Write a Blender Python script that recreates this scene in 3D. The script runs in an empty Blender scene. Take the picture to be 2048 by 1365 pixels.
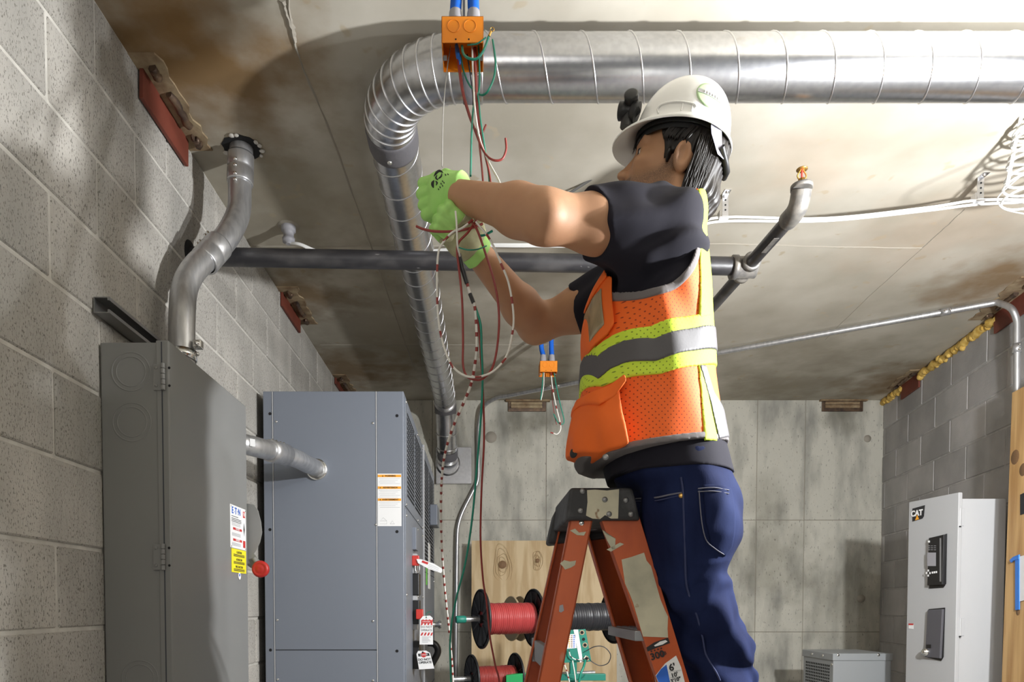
import bpy, bmesh, math, random
import numpy as np
from mathutils import Vector, Matrix, noise as mnoise

scene = bpy.context.scene
COL = scene.collection
random.seed(7)
R = math.radians
H = 1.484                      # camera height above the floor
CEIL = 3.048                   # ceiling height
XL = -0.988                    # left block wall face
YB = 5.27                      # back wall face

# ------------------------------------------------------------------ camera
F, CX, CY, TH = 1365.0, 956.0, 1253.0, R(1.8)
cam_data = bpy.data.cameras.new('camera')
cam = bpy.data.objects.new('camera', cam_data)
COL.objects.link(cam)
cam.location = (0, 0, H)
cam.rotation_euler = (R(90) - TH, 0, 0)
cam_data.sensor_width = 36.0
cam_data.lens = F * 36.0 / 2048.0
cam_data.shift_x = (1024 - CX) / 2048.0
cam_data.shift_y = (CY - 682.5) / 2048.0
cam_data.clip_start = 0.05
scene.camera = cam

# ------------------------------------------------------------------ world, lights, exposure
world = bpy.data.worlds.new('world')
scene.world = world
world.use_nodes = True
bg = world.node_tree.nodes['Background']
bg.inputs[0].default_value = (1.0, 0.96, 0.88, 1)
bg.inputs[1].default_value = 0.11

def lamp(name, kind, loc, energy, color=(1, 1, 1), size=0.1, target=None, **kw):
    d = bpy.data.lights.new(name, kind)
    d.energy = energy
    d.color = color
    if kind == 'AREA':
        d.shape = 'RECTANGLE'
        d.size = size
        d.size_y = kw.get('size_y', size)
    else:
        d.shadow_soft_size = size
    if kind == 'SPOT':
        d.spot_size = kw.get('spot', R(120)); d.spot_blend = kw.get('blend', 0.5)
    o = bpy.data.objects.new(name, d)
    COL.objects.link(o)
    o.location = loc
    if target is not None:
        o.rotation_euler = (Vector(target) - Vector(loc)).to_track_quat('-Z', 'Y').to_euler()
    return o

lamp('work_light', 'POINT', (1.66, 1.27, H + 0.69), 265, (0.97, 0.985, 1.0), 0.040)
lamp('high_work_light', 'POINT', (1.45, 1.22, H + 1.12), 50, (0.97, 0.985, 1.0), 0.03)
lamp('fill_light', 'AREA', (-0.15, -1.6, H + 0.75), 13, (1.0, 0.965, 0.90), 1.3, target=(0.6, 3.0, H + 0.35), size_y=0.9)  # unseen area lamp added behind the camera to fill the shadows
lamp('back_wall_fill', 'AREA', (1.0, 2.55, H + 0.90), 5, (1.0, 0.97, 0.92), 0.35, target=(1.0, 6.0, H - 0.3))  # unseen lamp added inside the room to brighten the back wall

scene.view_settings.view_transform = 'Standard'
scene.view_settings.look = 'None'
scene.view_settings.gamma = 1.0
scene.view_settings.use_curve_mapping = False
scene.view_settings.exposure = 0.0

# ------------------------------------------------------------------ pixel rays -> places in the room
def ray(px, py):
    a = (px - CX) / F; b = (CY - py) / F
    return Vector((a, math.cos(TH) + b * math.sin(TH), -math.sin(TH) + b * math.cos(TH)))
O = Vector((0, 0, H))
def P(px, py, Y):
    d = ray(px, py); return O + d * (Y / d.y)
def PX(px, py, X):
    d = ray(px, py); return O + d * (X / d.x)
def PZ(px, py, Z):
    d = ray(px, py); return O + d * ((Z - H) / d.z)

# ------------------------------------------------------------------ materials
MATS = {}
def mat(name, col, rough=0.6, metal=0.0, col2=None, nscale=6.0, lo=0.35, hi=0.65, bump=0.0, bscale=80.0,
        stretch=(1, 1, 1), rand=0.0, spec=0.5, detail=6.0, speck=None, speck_scale=120.0, speck_t=0.36,
        coat=0.0, alpha=1.0, trans=0.0, bdist=0.004, aniso=0.0):
    if name in MATS: return MATS[name]
    m = bpy.data.materials.new(name); m.use_nodes = True
    nt = m.node_tree; N = nt.nodes; L = nt.links
    b = N['Principled BSDF']
    b.inputs['Roughness'].default_value = rough
    b.inputs['Metallic'].default_value = metal
    b.inputs['Specular IOR Level'].default_value = spec
    b.inputs['Coat Weight'].default_value = coat
    b.inputs['Alpha'].default_value = alpha
    b.inputs['Transmission Weight'].default_value = trans
    b.inputs['Anisotropic'].default_value = aniso
    col = tuple(col) + (1,)
    b.inputs['Base Color'].default_value = col
    m.diffuse_color = col
    geo = N.new('ShaderNodeNewGeometry')
    mp = N.new('ShaderNodeVectorMath'); mp.operation = 'MULTIPLY'
    mp.inputs[1].default_value = stretch
    L.new(geo.outputs['Position'], mp.inputs[0])
    vec = mp.outputs[0]
    out = None
    if col2 is not None:
        n = N.new('ShaderNodeTexNoise'); n.inputs['Scale'].default_value = nscale; n.inputs['Detail'].default_value = detail
        L.new(vec, n.inputs['Vector'])
        r = N.new('ShaderNodeMapRange'); r.inputs[1].default_value = lo; r.inputs[2].default_value = hi
        L.new(n.outputs[0], r.inputs[0])
        x = N.new('ShaderNodeMix'); x.data_type = 'RGBA'
        x.inputs[6].default_value = col; x.inputs[7].default_value = tuple(col2) + (1,)
        L.new(r.outputs[0], x.inputs[0]); out = x.outputs[2]
    if speck is not None:
        n = N.new('ShaderNodeTexNoise'); n.inputs['Scale'].default_value = speck_scale; n.inputs['Detail'].default_value = 2.0
        L.new(vec, n.inputs['Vector'])
        r = N.new('ShaderNodeMapRange'); r.inputs[1].default_value = speck_t; r.inputs[2].default_value = speck_t - 0.05
        L.new(n.outputs[0], r.inputs[0])
        x = N.new('ShaderNodeMix'); x.data_type = 'RGBA'
        x.inputs[7].default_value = tuple(speck) + (1,)
        if out is not None: L.new(out, x.inputs[6])
        else: x.inputs[6].default_value = col
        L.new(r.outputs[0], x.inputs[0]); out = x.outputs[2]
    if rand > 0:
        oi = N.new('ShaderNodeObjectInfo')
        r = N.new('ShaderNodeMapRange'); r.inputs[3].default_value = 1 - rand; r.inputs[4].default_value = 1 + rand
        L.new(oi.outputs['Random'], r.inputs[0])
        x = N.new('ShaderNodeMix'); x.data_type = 'RGBA'; x.blend_type = 'MULTIPLY'; x.inputs[0].default_value = 1.0
        if out is not None: L.new(out, x.inputs[6])
        else: x.inputs[6].default_value = col
        cb = N.new('ShaderNodeCombineColor')
        for i in range(3): L.new(r.outputs[0], cb.inputs[i])
        L.new(cb.outputs[0], x.inputs[7]); out = x.outputs[2]
    if out is not None: L.new(out, b.inputs['Base Color'])
    if bump > 0:
        n = N.new('ShaderNodeTexNoise'); n.inputs['Scale'].default_value = bscale; n.inputs['Detail'].default_value = 4.0
        L.new(vec, n.inputs['Vector'])
        bp = N.new('ShaderNodeBump'); bp.inputs['Strength'].default_value = bump; bp.inputs['Distance'].default_value = bdist
        L.new(n.outputs[0], bp.inputs['Height']); L.new(bp.outputs[0], b.inputs['Normal'])
    MATS[name] = m
    return m

def stain(m, spots, col):
    """rust and damp patches with a place of their own: (centre, radius, strength) blended over the base colour"""
    nt = m.node_tree; N = nt.nodes; L = nt.links; b = N['Principled BSDF']
    geo = N.new('ShaderNodeNewGeometry')
    nz = N.new('ShaderNodeTexNoise'); nz.inputs['Scale'].default_value = 7.0; nz.inputs['Detail'].default_value = 7.0
    L.new(geo.outputs['Position'], nz.inputs['Vector'])
    for c, rad, s in spots:
        d = N.new('ShaderNodeVectorMath'); d.operation = 'DISTANCE'
        d.inputs[1].default_value = c
        L.new(geo.outputs['Position'], d.inputs[0])
        ad = N.new('ShaderNodeMath'); ad.operation = 'MULTIPLY_ADD'
        ad.inputs[1].default_value = rad * 1.5
        L.new(nz.outputs[0], ad.inputs[0])
        sub = N.new('ShaderNodeMath'); sub.operation = 'SUBTRACT'; sub.inputs[1].default_value = rad * 0.75
        L.new(d.outputs['Value'], ad.inputs[2]); L.new(ad.outputs[0], sub.inputs[0])
        r = N.new('ShaderNodeMapRange'); r.inputs[1].default_value = rad; r.inputs[2].default_value = rad * 0.15
        r.inputs[3].default_value = 0; r.inputs[4].default_value = s
        L.new(sub.outputs[0], r.inputs[0])
        x = N.new('ShaderNodeMix'); x.data_type = 'RGBA'; x.inputs[7].default_value = tuple(col) + (1,)
        src = b.inputs['Base Color'].links
        if src: L.new(src[0].from_socket, x.inputs[6])
        else: x.inputs[6].default_value = b.inputs['Base Color'].default_value
        L.new(r.outputs[0], x.inputs[0]); L.new(x.outputs[2], b.inputs['Base Color'])

M = {}
M['cmu'] = mat('concrete_block', (.46, .435, .395), .95, col2=(.34, .325, .295), nscale=5, bump=.9, bscale=110, stretch=(1, 1, .45),
               rand=.10, speck=(.17, .16, .14), speck_scale=300, speck_t=.41)
M['cmu_r'] = mat('concrete_block_smooth', (.42, .40, .39), .95, col2=(.32, .31, .30), nscale=4, bump=.3, bscale=120, rand=.14)
M['mortar'] = mat('mortar', (.60, .58, .53), .95, col2=(.47, .45, .41), nscale=20, bump=.4, bscale=90)
M['mortar_r'] = mat('mortar_grey', (.44, .42, .40), .95, col2=(.34, .33, .32), nscale=20, bump=.3, bscale=90)
M['wallback'] = mat('cast_concrete', (.54, .52, .45), .9, col2=(.27, .265, .235), nscale=4.6, lo=.44, hi=.70, bump=.3, bscale=40,
                    stretch=(1.6, 1.6, .55), detail=10, speck=(.27, .26, .23), speck_scale=60, speck_t=.36, rand=.05)
M['ceil'] = mat('ceiling_concrete', (.55, .515, .44), .85, col2=(.40, .365, .295), nscale=2.2, bump=.12, bscale=24,
                speck=(.46, .40, .30), speck_scale=13, speck_t=.33)
M['seam'] = mat('seam_concrete', (.33, .30, .25), .95, bump=.4, bscale=120)
M['floor'] = mat('floor_concrete', (.32, .31, .29), .8, col2=(.25, .24, .22), nscale=3)
M['galv'] = mat('galvanised_steel', (.60, .605, .625), .27, 1.0, col2=(.53, .535, .56), nscale=60, lo=.4, hi=.6, bump=.02, bscale=60, aniso=.3)
M['galv_dark'] = mat('zinc_seam', (.72, .72, .74), .3, 1.0)
M['duct_seal'] = mat('duct_sealant', (.13, .125, .135), .6, 0.2, bump=.3, bscale=80)
M['emt'] = mat('conduit_steel', (.58, .58, .585), .36, .8, col2=(.47, .47, .48), nscale=60, stretch=(1, 1, .2), lo=.4, hi=.6)
M['chrome'] = mat('bright_steel', (.82, .82, .80), .2, 1.0)
M['strut'] = mat('strut_steel', (.30, .30, .30), .45, .9)
M['blackpipe'] = mat('black_pipe', (.022, .021, .024), .42, 0.0, col2=(.07, .066, .066), nscale=16, lo=.48, hi=.75, stretch=(.5, 1, 1), bump=.1, spec=.6,
                     speck=(.5, .49, .47), speck_scale=30, speck_t=.28)
M['fitting'] = mat('cast_fitting', (.16, .155, .15), .5, .5, col2=(.30, .28, .25), nscale=30, bump=.2)
M['cab1'] = mat('cabinet_grey', (.215, .215, .205), .36, 0.0, col2=(.205, .205, .20), nscale=3, spec=.45, bump=.02, bscale=300)
M['cab2'] = mat('cabinet_blue_grey', (.185, .205, .245), .42, 0.0, spec=.45, bump=.02, bscale=300)
M['cab3'] = mat('cabinet_light_grey', (.46, .465, .475), .42, 0.0, spec=.4)
M['trans'] = mat('transformer_grey', (.30, .315, .325), .45, 0.0)
M['seamdark'] = mat('panel_gap', (.045, .05, .06), .8)
M['black'] = mat('black_plastic', (.013, .013, .014), .42)
M['hole'] = mat('dark_hole', (.008, .008, .009), .9)
M['redplate'] = mat('red_oxide_steel', (.185, .042, .024), .6, 0.0, col2=(.14, .032, .018), nscale=8, bump=.08, speck=(.5, .33, .27), speck_scale=16, speck_t=.27)
M['rust'] = mat('weld_rust', (.075, .055, .05), .45, .6, col2=(.20, .13, .08), nscale=20, bump=.5, bscale=60)
M['scab'] = mat('ceiling_scab', (.36, .28, .17), .9, col2=(.17, .10, .05), nscale=14, bump=.5, bscale=50)
M['foam'] = mat('yellow_foam', (.72, .50, .14), .8, col2=(.55, .33, .06), nscale=40, bump=.5, bscale=60)
M['orange'] = mat('orange_box_paint', (.86, .27, .010), .45, 0.0, col2=(.76, .22, .008), nscale=12)
M['bluetube'] = mat('blue_flexible_conduit', (.012, .13, .62), .4)
M['greyplastic'] = mat('grey_plastic', (.33, .325, .35), .5)
M['white'] = mat('white_plastic', (.82, .82, .80), .45)
M['paper'] = mat('white_paper', (.84, .84, .84), .7)
M['ink'] = mat('black_ink', (.02, .02, .022), .7)
M['inkgrey'] = mat('grey_ink', (.35, .35, .37), .7)
M['inkred'] = mat('red_ink', (.55, .03, .03), .6)
M['inkblue'] = mat('blue_ink', (.02, .12, .55), .6)
M['inkorange'] = mat('orange_ink', (.88, .38, .03), .6)
M['yellow'] = mat('yellow_label', (.86, .76, .02), .5)
M['redknob'] = mat('red_knob', (.42, .018, .014), .4)
M['redplastic'] = mat('red_plastic', (.58, .04, .03), .4)
M['green_ink'] = mat('green_ink', (.15, .6, .06), .5)
M['ply'] = mat('plywood', (.62, .48, .29), .7, col2=(.48, .34, .18), nscale=3.4, lo=.4, hi=.62, stretch=(6, 2, .8), bump=.05)
M['grain'] = mat('plywood_grain', (.45, .31, .16), .7)
M['knot'] = mat('plywood_knot', (.20, .11, .05), .7)
M['timber'] = mat('timber', (.66, .42, .18), .6, col2=(.45, .25, .09), nscale=2.6, lo=.38, hi=.62, stretch=(7, 7, .6), bump=.06)
M['bluetape'] = mat('blue_tape', (.03, .20, .72), .5)
M['redwire'] = mat('red_wire', (.27, .036, .030), .4)
M['redspool'] = mat('red_coil', (.38, .045, .045), .36)
M['blackwire'] = mat('black_wire', (.022, .022, .026), .35)
M['greenwire'] = mat('green_wire', (.012, .23, .155), .38)
M['whitewire'] = mat('white_wire', (.74, .72, .66), .4)
M['greywire'] = mat('grey_string', (.36, .35, .33), .6)
M['greensteel'] = mat('green_painted_steel', (.012, .20, .145), .45)
M['tanspool'] = mat('tan_board', (.40, .31, .19), .7)
M['gold'] = mat('brass', (.55, .33, .10), .35, .9)
M['ladder'] = mat('orange_fiberglass', (.56, .105, .022), .42, 0.0, col2=(.40, .062, .014), nscale=9, lo=.4, hi=.66, stretch=(1, 1, .5),
                  speck=(.62, .50, .40), speck_scale=9, speck_t=.265, bump=.05)
M['ladder_dark'] = M['ladder']
M['cap'] = mat('black_ladder_cap', (.03, .03, .032), .6, 0.0, col2=(.10, .10, .105), nscale=14, lo=.5, hi=.72, speck=(.36, .36, .40), speck_scale=17, speck_t=.30, bump=.15)
M['alu'] = mat('aluminium', (.36, .37, .385), .5, .6, bump=.05)
M['oldlabel'] = mat('torn_label', (.62, .58, .43), .7, col2=(.42, .40, .30), nscale=14, lo=.42, hi=.7, bump=.2, bscale=40, speck=(.30, .2, .12), speck_scale=38, speck_t=.3)

# ------------------------------------------------------------------ mesh helpers
class MB:
    def __init__(s): s.v = []; s.f = []; s.sm = []
    def add(s, vs, fs, smooth=False):
        b = len(s.v); s.v += [Vector(v) for v in vs]
        s.f += [[b + i for i in f] for f in fs]; s.sm += [smooth] * len(fs)
        return s
    def box(s, a, b, mx=None):
        x0, x1 = sorted((a[0], b[0])); y0, y1 = sorted((a[1], b[1])); z0, z1 = sorted((a[2], b[2]))
        vs = [Vector(p) for p in [(x0, y0, z0), (x1, y0, z0), (x1, y1, z0), (x0, y1, z0), (x0, y0, z1), (x1, y0, z1), (x1, y1, z1), (x0, y1, z1)]]
        if mx: vs = [mx @ v for v in vs]
        return s.add(vs, [(0, 3, 2, 1), (4, 5, 6, 7), (0, 1, 5, 4), (1, 2, 6, 5), (2, 3, 7, 6), (3, 0, 4, 7)])
    def hexa(s, q0, q1):           # two matching quads joined to a solid
        vs = list(q0) + list(q1)
        return s.add(vs, [(3, 2, 1, 0), (4, 5, 6, 7), (0, 1, 5, 4), (1, 2, 6, 5), (2, 3, 7, 6), (3, 0, 4, 7)])
    def prism(s, poly, d, smooth=False):   # planar polygon (3D points) pushed along d
        n = len(poly); d = Vector(d)
        vs = [Vector(p) for p in poly] + [Vector(p) + d for p in poly]
        fs = [tuple(reversed(range(n))), tuple(range(n, 2 * n))] + [(i, (i + 1) % n, n + (i + 1) % n, n + i) for i in range(n)]
        return s.add(vs, fs, smooth)
    def loft(s, rings, caps=True, smooth=True, closed=True):
        n = len(rings[0]); vs = [p for r in rings for p in r]; fs = []
        for i in range(len(rings) - 1):
            for j in range(n if closed else n - 1):
                k = (j + 1) % n
                fs.append((i * n + j, i * n + k, (i + 1) * n + k, (i + 1) * n + j))
        s.add(vs, fs, smooth)
        if caps:
            s.add(rings[0], [tuple(reversed(range(n)))]); s.add(rings[-1], [tuple(range(n))])
        return s
    def tube(s, path, rad, n=12, caps=True, smooth=True, up=None, flat=1.0):
        path = [Vector(p) for p in path]; m = len(path)
        rads = rad if hasattr(rad, '__len__') else [rad] * m
        t = [(path[min(i + 1, m - 1)] - path[max(i - 1, 0)]).normalized() for i in range(m)]
        u = Vector(up) if up else (Vector((0, 0, 1)) if abs(t[0].z) < .9 else Vector((1, 0, 0)))
        u = (u - t[0] * u.dot(t[0])).normalized(); rings = []
        for i in range(m):
            u = (u - t[i] * u.dot(t[i]))
            u = u.normalized() if u.length > 1e-6 else Vector((1, 0, 0))
            w = t[i].cross(u)
            rings.append([path[i] + (u * math.cos(a) * flat + w * math.sin(a)) * rads[i] for a in [2 * math.pi * j / n for j in range(n)]])
        return s.loft(rings, caps, smooth)
    def lathe(s, c, axis, prof, n=24, smooth=True, caps=True):   # prof: (distance along axis, radius)
        axis = Vector(axis).normalized(); c = Vector(c)
        u = axis.orthogonal().normalized(); w = axis.cross(u)
        rings = [[c + axis * h + (u * math.cos(a) + w * math.sin(a)) * r for a in [2 * math.pi * j / n for j in range(n)]] for h, r in prof]
        return s.loft(rings, caps, smooth)
    def ball(s, c, r, n=10, m=7, sc=(1, 1, 1)):
        c = Vector(c); rings = []
        for i in range(m + 1):
            ph = math.pi * i / m; rr = max(math.sin(ph), .02)
            rings.append([c + Vector((math.cos(2 * math.pi * j / n) * rr * sc[0], math.sin(2 * math.pi * j / n) * rr * sc[1], -math.cos(ph) * sc[2])) * r for j in range(n)])
        return s.loft(rings, True, True)
    def build(s, name, m, parent=None, bevel=0.0, origin=None, fixn=True, seg=2):
        me = bpy.data.meshes.new(name)
        if parent is not None: org = wloc(parent)
        elif origin is not None: org = Vector(origin)
        else:
            xs = [v.x for v in s.v]; ys = [v.y for v in s.v]; zs = [v.z for v in s.v]
            org = Vector(((min(xs) + max(xs)) / 2, (min(ys) + max(ys)) / 2, min(zs)))
        me.from_pydata([v - org for v in s.v], [], s.f)
        me.polygons.foreach_set('use_smooth', s.sm)
        if fixn:
            bm = bmesh.new(); bm.from_mesh(me); bmesh.ops.recalc_face_normals(bm, faces=bm.faces); bm.to_mesh(me); bm.free()
        me.materials.append(m if not isinstance(m, str) else M[m])
        o = bpy.data.objects.new(name, me); COL.objects.link(o)
        if parent is not None: o.parent = parent
        else: o.location = org
        if bevel > 0:
            md = o.modifiers.new('bevel', 'BEVEL'); md.width = bevel; md.segments = seg; md.limit_method = 'ANGLE'; md.angle_limit = R(40)
            md.harden_normals = False
        return o

def wloc(o):
    v = Vector((0, 0, 0))
    while o is not None: v += o.location; o = o.parent
    return v
def tag(o, label=None, cat=None, group=None, kind=None):
    if label: o['label'] = label
    if cat: o['category'] = cat
    if group: o['group'] = group
    if kind: o['kind'] = kind
    return o
def thing(name, loc, label, cat, group=None):
    o = bpy.data.objects.new(name, None); COL.objects.link(o); o.location = loc
    o.empty_display_size = .1
    return tag(o, label, cat, group)
def bez(pts, n=8):                 # smooth curve through the points (Catmull-Rom)
    pts = [Vector(p) for p in pts]; out = []
    q = [pts[0] * 2 - pts[1]] + pts + [pts[-1] * 2 - pts[-2]]
    for i in range(1, len(q) - 2):
        a, b, c, d = q[i - 1:i + 3]
        for k in range(n):
            t = k / n
            out.append(.5 * ((2 * b) + (c - a) * t + (2 * a - 5 * b + 4 * c - d) * t * t + (3 * b - a - 3 * c + d) * t ** 3))
    out.append(pts[-1]); return out
def rot_to(axis):
    return Vector((0, 0, 1)).rotation_difference(Vector(axis).normalized()).to_matrix()
def screw(parent, c, axis, r=.006, h=.004, m='chrome', name='screw', n=10):
    return MB().lathe(c, axis, [(0, r * 1.15), (h * .4, r * 1.15), (h, r * .75), (h * 1.05, .0008)], n).build(name, m, parent)
def text(parent, s, c, right, up, size, m, name='lettering', depth=.0004, align='CENTER', bold=0.0):
    cu = bpy.data.curves.new('t', 'FONT'); cu.body = s; cu.size = size; cu.align_x = align; cu.align_y = 'CENTER'
    cu.extrude = depth; cu.offset = bold; cu.resolution_u = 3
    to = bpy.data.objects.new('t', cu); COL.objects.link(to)
    dg = bpy.context.evaluated_depsgraph_get(); me = bpy.data.meshes.new_from_object(to.evaluated_get(dg))
    bpy.data.objects.remove(to); bpy.data.curves.remove(cu)
    right = Vector(right).normalized(); up = Vector(up).normalized(); nn = right.cross(up)
    mx = Matrix((right, up, nn)).transposed()
    off = Vector(c) - wloc(parent)
    for v in me.vertices: v.co = mx @ v.co + off
    me.name = name; me.materials.clear(); me.materials.append(M[m])
    o = bpy.data.objects.new(name, me); COL.objects.link(o); o.parent = parent
    return o
def plate(parent, c, right, up, w, h, t, m, name, bevel=0):
    right = Vector(right).normalized(); up = Vector(up).normalized(); nn = right.cross(up); c = Vector(c)
    q = [c - right * w / 2 - up * h / 2, c + right * w / 2 - up * h / 2, c + right * w / 2 + up * h / 2, c - right * w / 2 + up * h / 2]
    return MB().prism(q, nn * t).build(name, m, parent, bevel)
# ================================================================== THE ROOM
YF = -3.2                      # the room is open towards the camera's back
fl = MB().box((XL - .2, YF, -.1), (3.4, YB + .2, 0)).build('floor', 'floor', origin=(1, 1, 0)); tag(fl, kind='structure')
ce = MB().box((XL - .2, YF, CEIL), (3.4, YB + .2, CEIL + .15)).build('ceiling', 'ceil', origin=(1, 1, CEIL)); tag(ce, kind='structure')

# ceiling form seams: thin ridges left by the formwork
def seam(pts, w=.006, h=.004):
    pts = [PZ(x, y, CEIL) for x, y in pts]
    pts = bez(pts, 6) if len(pts) > 2 else [pts[0].lerp(pts[1], i / 14) for i in range(15)]
    rg = []
    for i, p in enumerate(pts):
        ww = w * random.uniform(.5, 1.3)
        d = (pts[min(i + 1, len(pts) - 1)] - pts[max(i - 1, 0)]).normalized(); s = Vector((-d.y, d.x, 0)) * ww
        p = p + Vector((random.uniform(-.002, .002), random.uniform(-.002, .002), 0))
        rg.append([p + s + Vector((0, 0, .003)), p + Vector((0, 0, -h)), p - s + Vector((0, 0, .003))])
    MB().loft(rg, True, False).build('form_seam', 'seam', ce)
seam([(575, -60), (590, 90), (655, 250), (720, 430), (765, 560), (830, 740)], .007, .004)
seam([(565, 0), (578, 40), (592, 85)], .014, .006)
seam([(505, 493), (830, 492), (1100, 490), (1410, 487), (1640, 493), (1845, 496)], .004, .003)
seam([(1845, 496), (1890, 455), (1930, 418)], .004, .003)
seam([(1845, 496), (1720, 610), (1650, 680)], .003, .002)
seam([(640, 690), (900, 690), (1150, 690)], .003, .002)

# chamfered block meshes, shared
def block_mesh(name, L, hgt, dep, m, ch=.004):
    bm = bmesh.new(); bmesh.ops.create_cube(bm, size=1)
    for v in bm.verts: v.co = Vector((v.co.x * dep, v.co.y * L, v.co.z * hgt))
    bmesh.ops.bevel(bm, geom=[e for e in bm.edges], offset=ch, segments=1, affect='EDGES')
    me = bpy.data.meshes.new(name); bm.to_mesh(me); bm.free(); me.materials.append(M[m]); return me
J = .010; BL = .4064; BH = .2032
# left wall: mortar body with every block as a piece of its own
wl = MB().box((XL - .19, .0, 0), (XL - .005, YB + .15, CEIL)).build('wall_left', 'mortar', origin=(XL, 2.6, 0)); tag(wl, kind='structure')
full = [block_mesh('block', BL - J, BH - J, .09, 'cmu') for _ in range(1)][0]
cuts = {}
def put_block(parent, me, loc, rz=0):
    o = bpy.data.objects.new('concrete_block', me); COL.objects.link(o); o.parent = parent
    o.location = Vector(loc) - wloc(parent); o.rotation_euler = (random.uniform(-.002, .002), random.uniform(-.002, .002), rz + random.uniform(-.002, .002))
for k in range(-7, 8):
    z0 = H - .0605 + BH * k; base = 1.811 if k % 2 else 1.608
    j = -4
    while True:
        y0 = base + BL * j; y1 = y0 + BL; j += 1
        if y0 > YB - .02: break
        if y1 < .05: continue
        ya, yb = max(y0, .0), min(y1, YB)
        if yb - ya < .03: continue
        L = yb - ya - J
        key = round(L, 3)
        if key not in cuts: cuts[key] = full if abs(L - (BL - J)) < .002 else block_mesh('block_cut', L, BH - J, .09, 'cmu')
        put_block(wl, cuts[key], (XL - .045 + random.uniform(-.0015, .0015), (ya + yb) / 2, z0 + BH / 2))

# right wall: same blocks, turned about ten degrees, a foam-filled gap on top
RC = Vector((3.10, YB, 0)); RD = Vector((-.2, -1, 0)).normalized()      # corner and the way towards the camera
RN = Vector((-RD.y, RD.x, 0)); RN = RN if RN.x < 0 else -RN               # faces the room
def RW(s, z, off=0.0): return RC + RD * s + RN * off + Vector((0, 0, z))
RL = 3.3
wr = MB().hexa([RW(-.1, 0, -.19), RW(RL, 0, -.19), RW(RL, 0, -.005), RW(-.1, 0, -.005)], [RW(-.1, CEIL - .03, -.19), RW(RL, CEIL - .03, -.19), RW(RL, CEIL - .03, -.005), RW(-.1, CEIL - .03, -.005)]).build('wall_right', 'mortar_r', origin=RW(1.2, 0)); tag(wr, kind='structure')
rz = math.atan2(RD.y, RD.x) - math.pi / 2
def s_at(px):   # distance along the right wall at an image column
    d = ray(px, 900); a = d.x / d.y
    return (RC.x - a * RC.y) / (a * RD.y - RD.x)
fullr = block_mesh('block_r', BL - J, BH - J, .09, 'cmu_r'); cutr = {}
s_odd = s_at(1842) ; s_even = s_at(1869)
for k in range(-7, 8):
    z0 = H - .0855 + BH * k; base = (s_odd if k % 2 else s_even) - 4 * BL
    if z0 + BH < .02: continue
    for j in range(0, 14):
        a = base + j * BL; b = a + BL
        if b < .02 or a > RL: continue
        a = max(a, .0); b = min(b, RL); L = b - a - J
        if L < .02: continue
        key = round(L, 3)
        if key not in cutr: cutr[key] = fullr if abs(L - (BL - J)) < .002 else block_mesh('block_r_cut', L, BH - J, .09, 'cmu_r')
        put_block(wr, cutr[key], RW((a + b) / 2, z0 + BH / 2, -.045 + random.uniform(-.0015, .0015)), rz)

# back wall: cast concrete, one piece for every formwork panel
wb = MB().box((XL - .2, YB + .005, 0), (3.4, YB + .2, CEIL)).build('wall_back', 'seam', origin=(1, YB, 0)); tag(wb, kind='structure')
xs = [XL] + [P(x, 1000, YB).x for x in (770, 865, 1092, 1310, 1513, 1609)] + [3.115]
zs = [0, P(1500, 1265, YB).z, P(1500, 1041, YB).z, CEIL]
for i in range(len(xs) - 1):
    for j in range(3):
        g = .0022
        MB().box((xs[i] + g, YB + random.uniform(-.001, .001), zs[j] + g), (xs[i + 1] - g, YB + .03, zs[j + 1] - (g if j < 2 else 0))).build('concrete_panel', 'wallback', wb, .002, seg=1)
for (px, py, r) in [(1735, 878, 7), (1722, 1198, 8), (982, 875, 11)]:      # form tie plugs
    c = P(px, py, YB); MB().lathe(c + Vector((0, .006, 0)), (0, -1, 0), [(0, r * .0042), (.008, r * .004), (.009, .001)], 14).build('tie_plug', 'seam', wb)
# long stained embed pockets along the top of the back wall
def pocket(x0, x1, y0, y1, lab):
    a = P(x0, y1, YB); b = P(x1, y0, YB)
    t = thing('embed_plate', (a.x, YB, a.z), lab, 'steel plate')
    MB().box((a.x, YB - .012, a.z), (b.x, YB + .01, b.z)).build('plate', 'rust', t, .003)
    for k in (.3, .62):
        zz = a.z + (b.z - a.z) * k; MB().box((a.x + .02, YB - .022, zz), (b.x - .03, YB - .008, zz + .022)).build('ledge', 'scab', t, .004)
    MB().box((a.x - .02, YB - .03, b.z - .004), (b.x + .03, YB + .01, CEIL)).build('lip', 'scab', t, .004)
pocket(1643, 1725, 803, 824, 'rusty steel embed plate at the top of the back wall near the right corner')
pocket(1016, 1092, 804, 824, 'rusty steel embed plate at the top of the back wall below the small orange box')

stain(M['ceil'], [(PZ(420, 130, CEIL), .42, .85), (PZ(330, 60, CEIL), .30, .7), (PZ(600, 590, CEIL), .33, .8), (PZ(700, 740, CEIL), .45, .75), (PZ(2000, 560, CEIL), .40, .8),
                  (PZ(1790, 765, CEIL), .45, .75)], (.20, .105, .025))
stain(M['ceil'], [(PZ(560, 420, CEIL), .75, .40), (PZ(760, 660, CEIL), 1.1, .45), (PZ(1100, 780, CEIL), 1.0, .5), (PZ(1600, 770, CEIL), .9, .5)], (.16, .13, .075))
stain(M['ceil'], [(PZ(1680, 300, CEIL), .35, .25), (PZ(1900, 460, CEIL), .5, .25)], (.55, .38, .26))
stain(M['wallback'], [(P(1035, 850, YB), .22, .6), (P(1090, 840, YB), .16, .6), (P(1690, 830, YB), .2, .6), (P(1530, 1000, YB), .25, .35), (P(1690, 1200, YB), .5, .4), (P(1540, 1120, YB), .4, .45)], (.15, .14, .10))

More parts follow.
